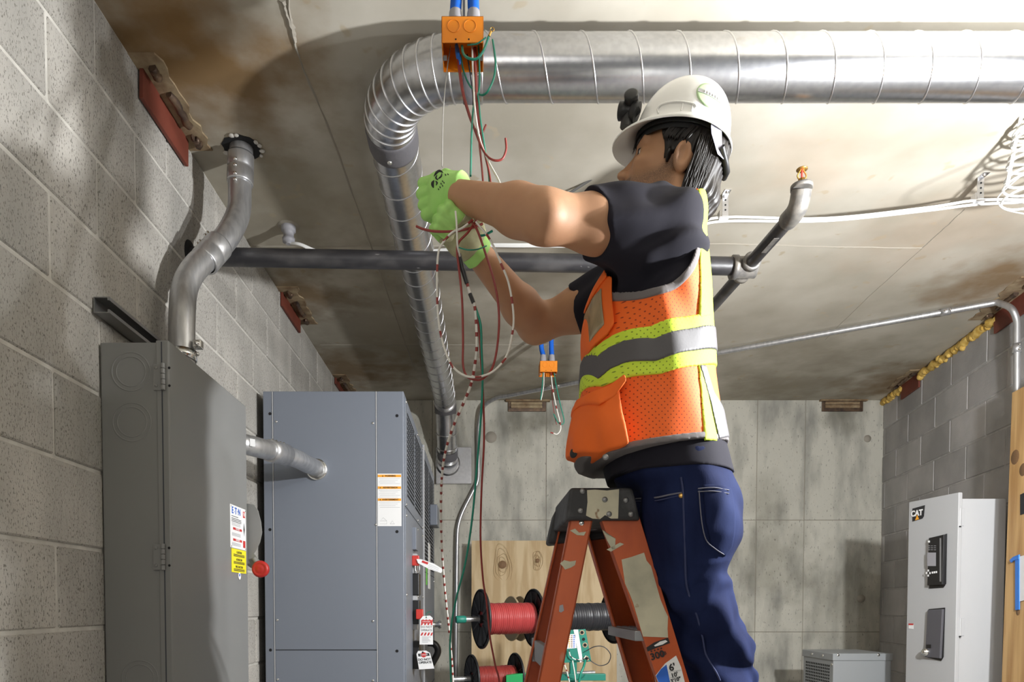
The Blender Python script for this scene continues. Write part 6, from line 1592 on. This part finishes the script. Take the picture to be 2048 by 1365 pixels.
# oval sticker at the back
ca, cE = R(120), R(24)
def ov(r, off): return [domep(ca + .34 * r * math.cos(k), cE + .25 * r * math.sin(k), off) for k in np.linspace(0, 2 * math.pi, 33)[:-1]]
M['sticker_green'] = mat('pale_green_sticker', (.52, .72, .42), .4); M['sticker_grey'] = mat('silver_print', (.45, .45, .45), .4)
mb = MB(); mb.loft([ov(1, -.001)] + [ov(k, .0010) for k in (1, .85, .7, .55, .4, .25, .1, .02)], True, True).build('oval_sticker', 'sticker_green', hat)
bandp = [domep(ca + .31 * u, cE + .025 - .03 * u, .0018) for u in np.linspace(-1, 1, 11)]; lowp = [domep(ca + .31 * u, cE - .055 - .03 * u, .0018) for u in np.linspace(-1, 1, 11)]
MB().loft([bandp, lowp], False, True, False).build('sticker_print', 'sticker_grey', hat, fixn=False)
for u in np.linspace(-.5, .6, 6): MB().tube([domep(ca + .31 * u, cE + .01 - .03 * u, .0022), domep(ca + .31 * (u + .03), cE - .04 - .03 * u, .0022)], .0016, 5).build('sticker_print', 'paper', hat)
# suspension: dark headband, rear strap and ratchet
def bandr(z0, z1, s, m_, nm, a0=0, a1=2 * math.pi, n=48):
    A_ = [a0 + (a1 - a0) * j / n for j in range(n + 1)]
    MB().loft([[TL(dome_r(a)[0] * s, dome_r(a)[1] * s, z0) for a in A_], [TL(dome_r(a)[0] * s, dome_r(a)[1] * s, z1) for a in A_], [TL(dome_r(a)[0] * (s - .03), dome_r(a)[1] * (s - .03), z1) for a in A_], [TL(dome_r(a)[0] * (s - .03), dome_r(a)[1] * (s - .03), z0) for a in A_], [TL(dome_r(a)[0] * s, dome_r(a)[1] * s, z0) for a in A_]], False, True, False).build(nm, m_, hat)
bandr(-.020, .028, .90, 'hatband', 'headband')
bandr(-.010, .022, .955, 'hatband', 'liner', R(-60), R(170))
M['strapgrey'] = mat('lavender_strap', (.33, .32, .40), .5)
MB().loft([[TL(-.062, .089, .004), TL(-.088, .070, .000)], [TL(-.072, .086, -.028), TL(-.097, .062, -.032)], [TL(-.094, .066, -.060), TL(-.108, .044, -.058)]], False, True, False).build('nape_strap', 'strapgrey', hat, fixn=False)
MB().tube([TL(-.098, .060, -.040), TL(-.112, .030, -.056), TL(-.118, 0, -.060), TL(-.112, -.03, -.056)], .007, 8).build('ratchet_strap', 'black', hat)
# headlamp on the front
c = TL(.132, .012, .050); lp_ = thing('headlamp', TL(.125, .01, .02), 'small black headlamp clipped on the front of the hard hat', 'headlamp')
nf = (hf2 + hu2 * .25).normalized()
MB().lathe(TL(.118, .030, .048), nf, [(0, .022), (.010, .024), (.014, .020), (.016, .004)], 20).build('bracket', 'black', lp_)
MB().lathe(TL(.132, .030, .052), hf2, [(0, .015), (.012, .0165), (.016, .019), (.028, .019), (.030, .015), (.030, .003)], 22).build('lamp_head', 'black', lp_)
MB().lathe(TL(.136, .034, .066), (hl2 + hu2 * .25), [(-.010, .014), (.018, .0155), (.024, .0155), (.026, .012), (.0262, .001)], 22).build('side_knob', 'black', lp_)
MB().tube(bez([TL(.122, .030, .060), TL(.138, .030, .034), TL(.138, .030, .014)], 5), [.013] * 11, 12).build('hinge_arm', 'black', lp_)
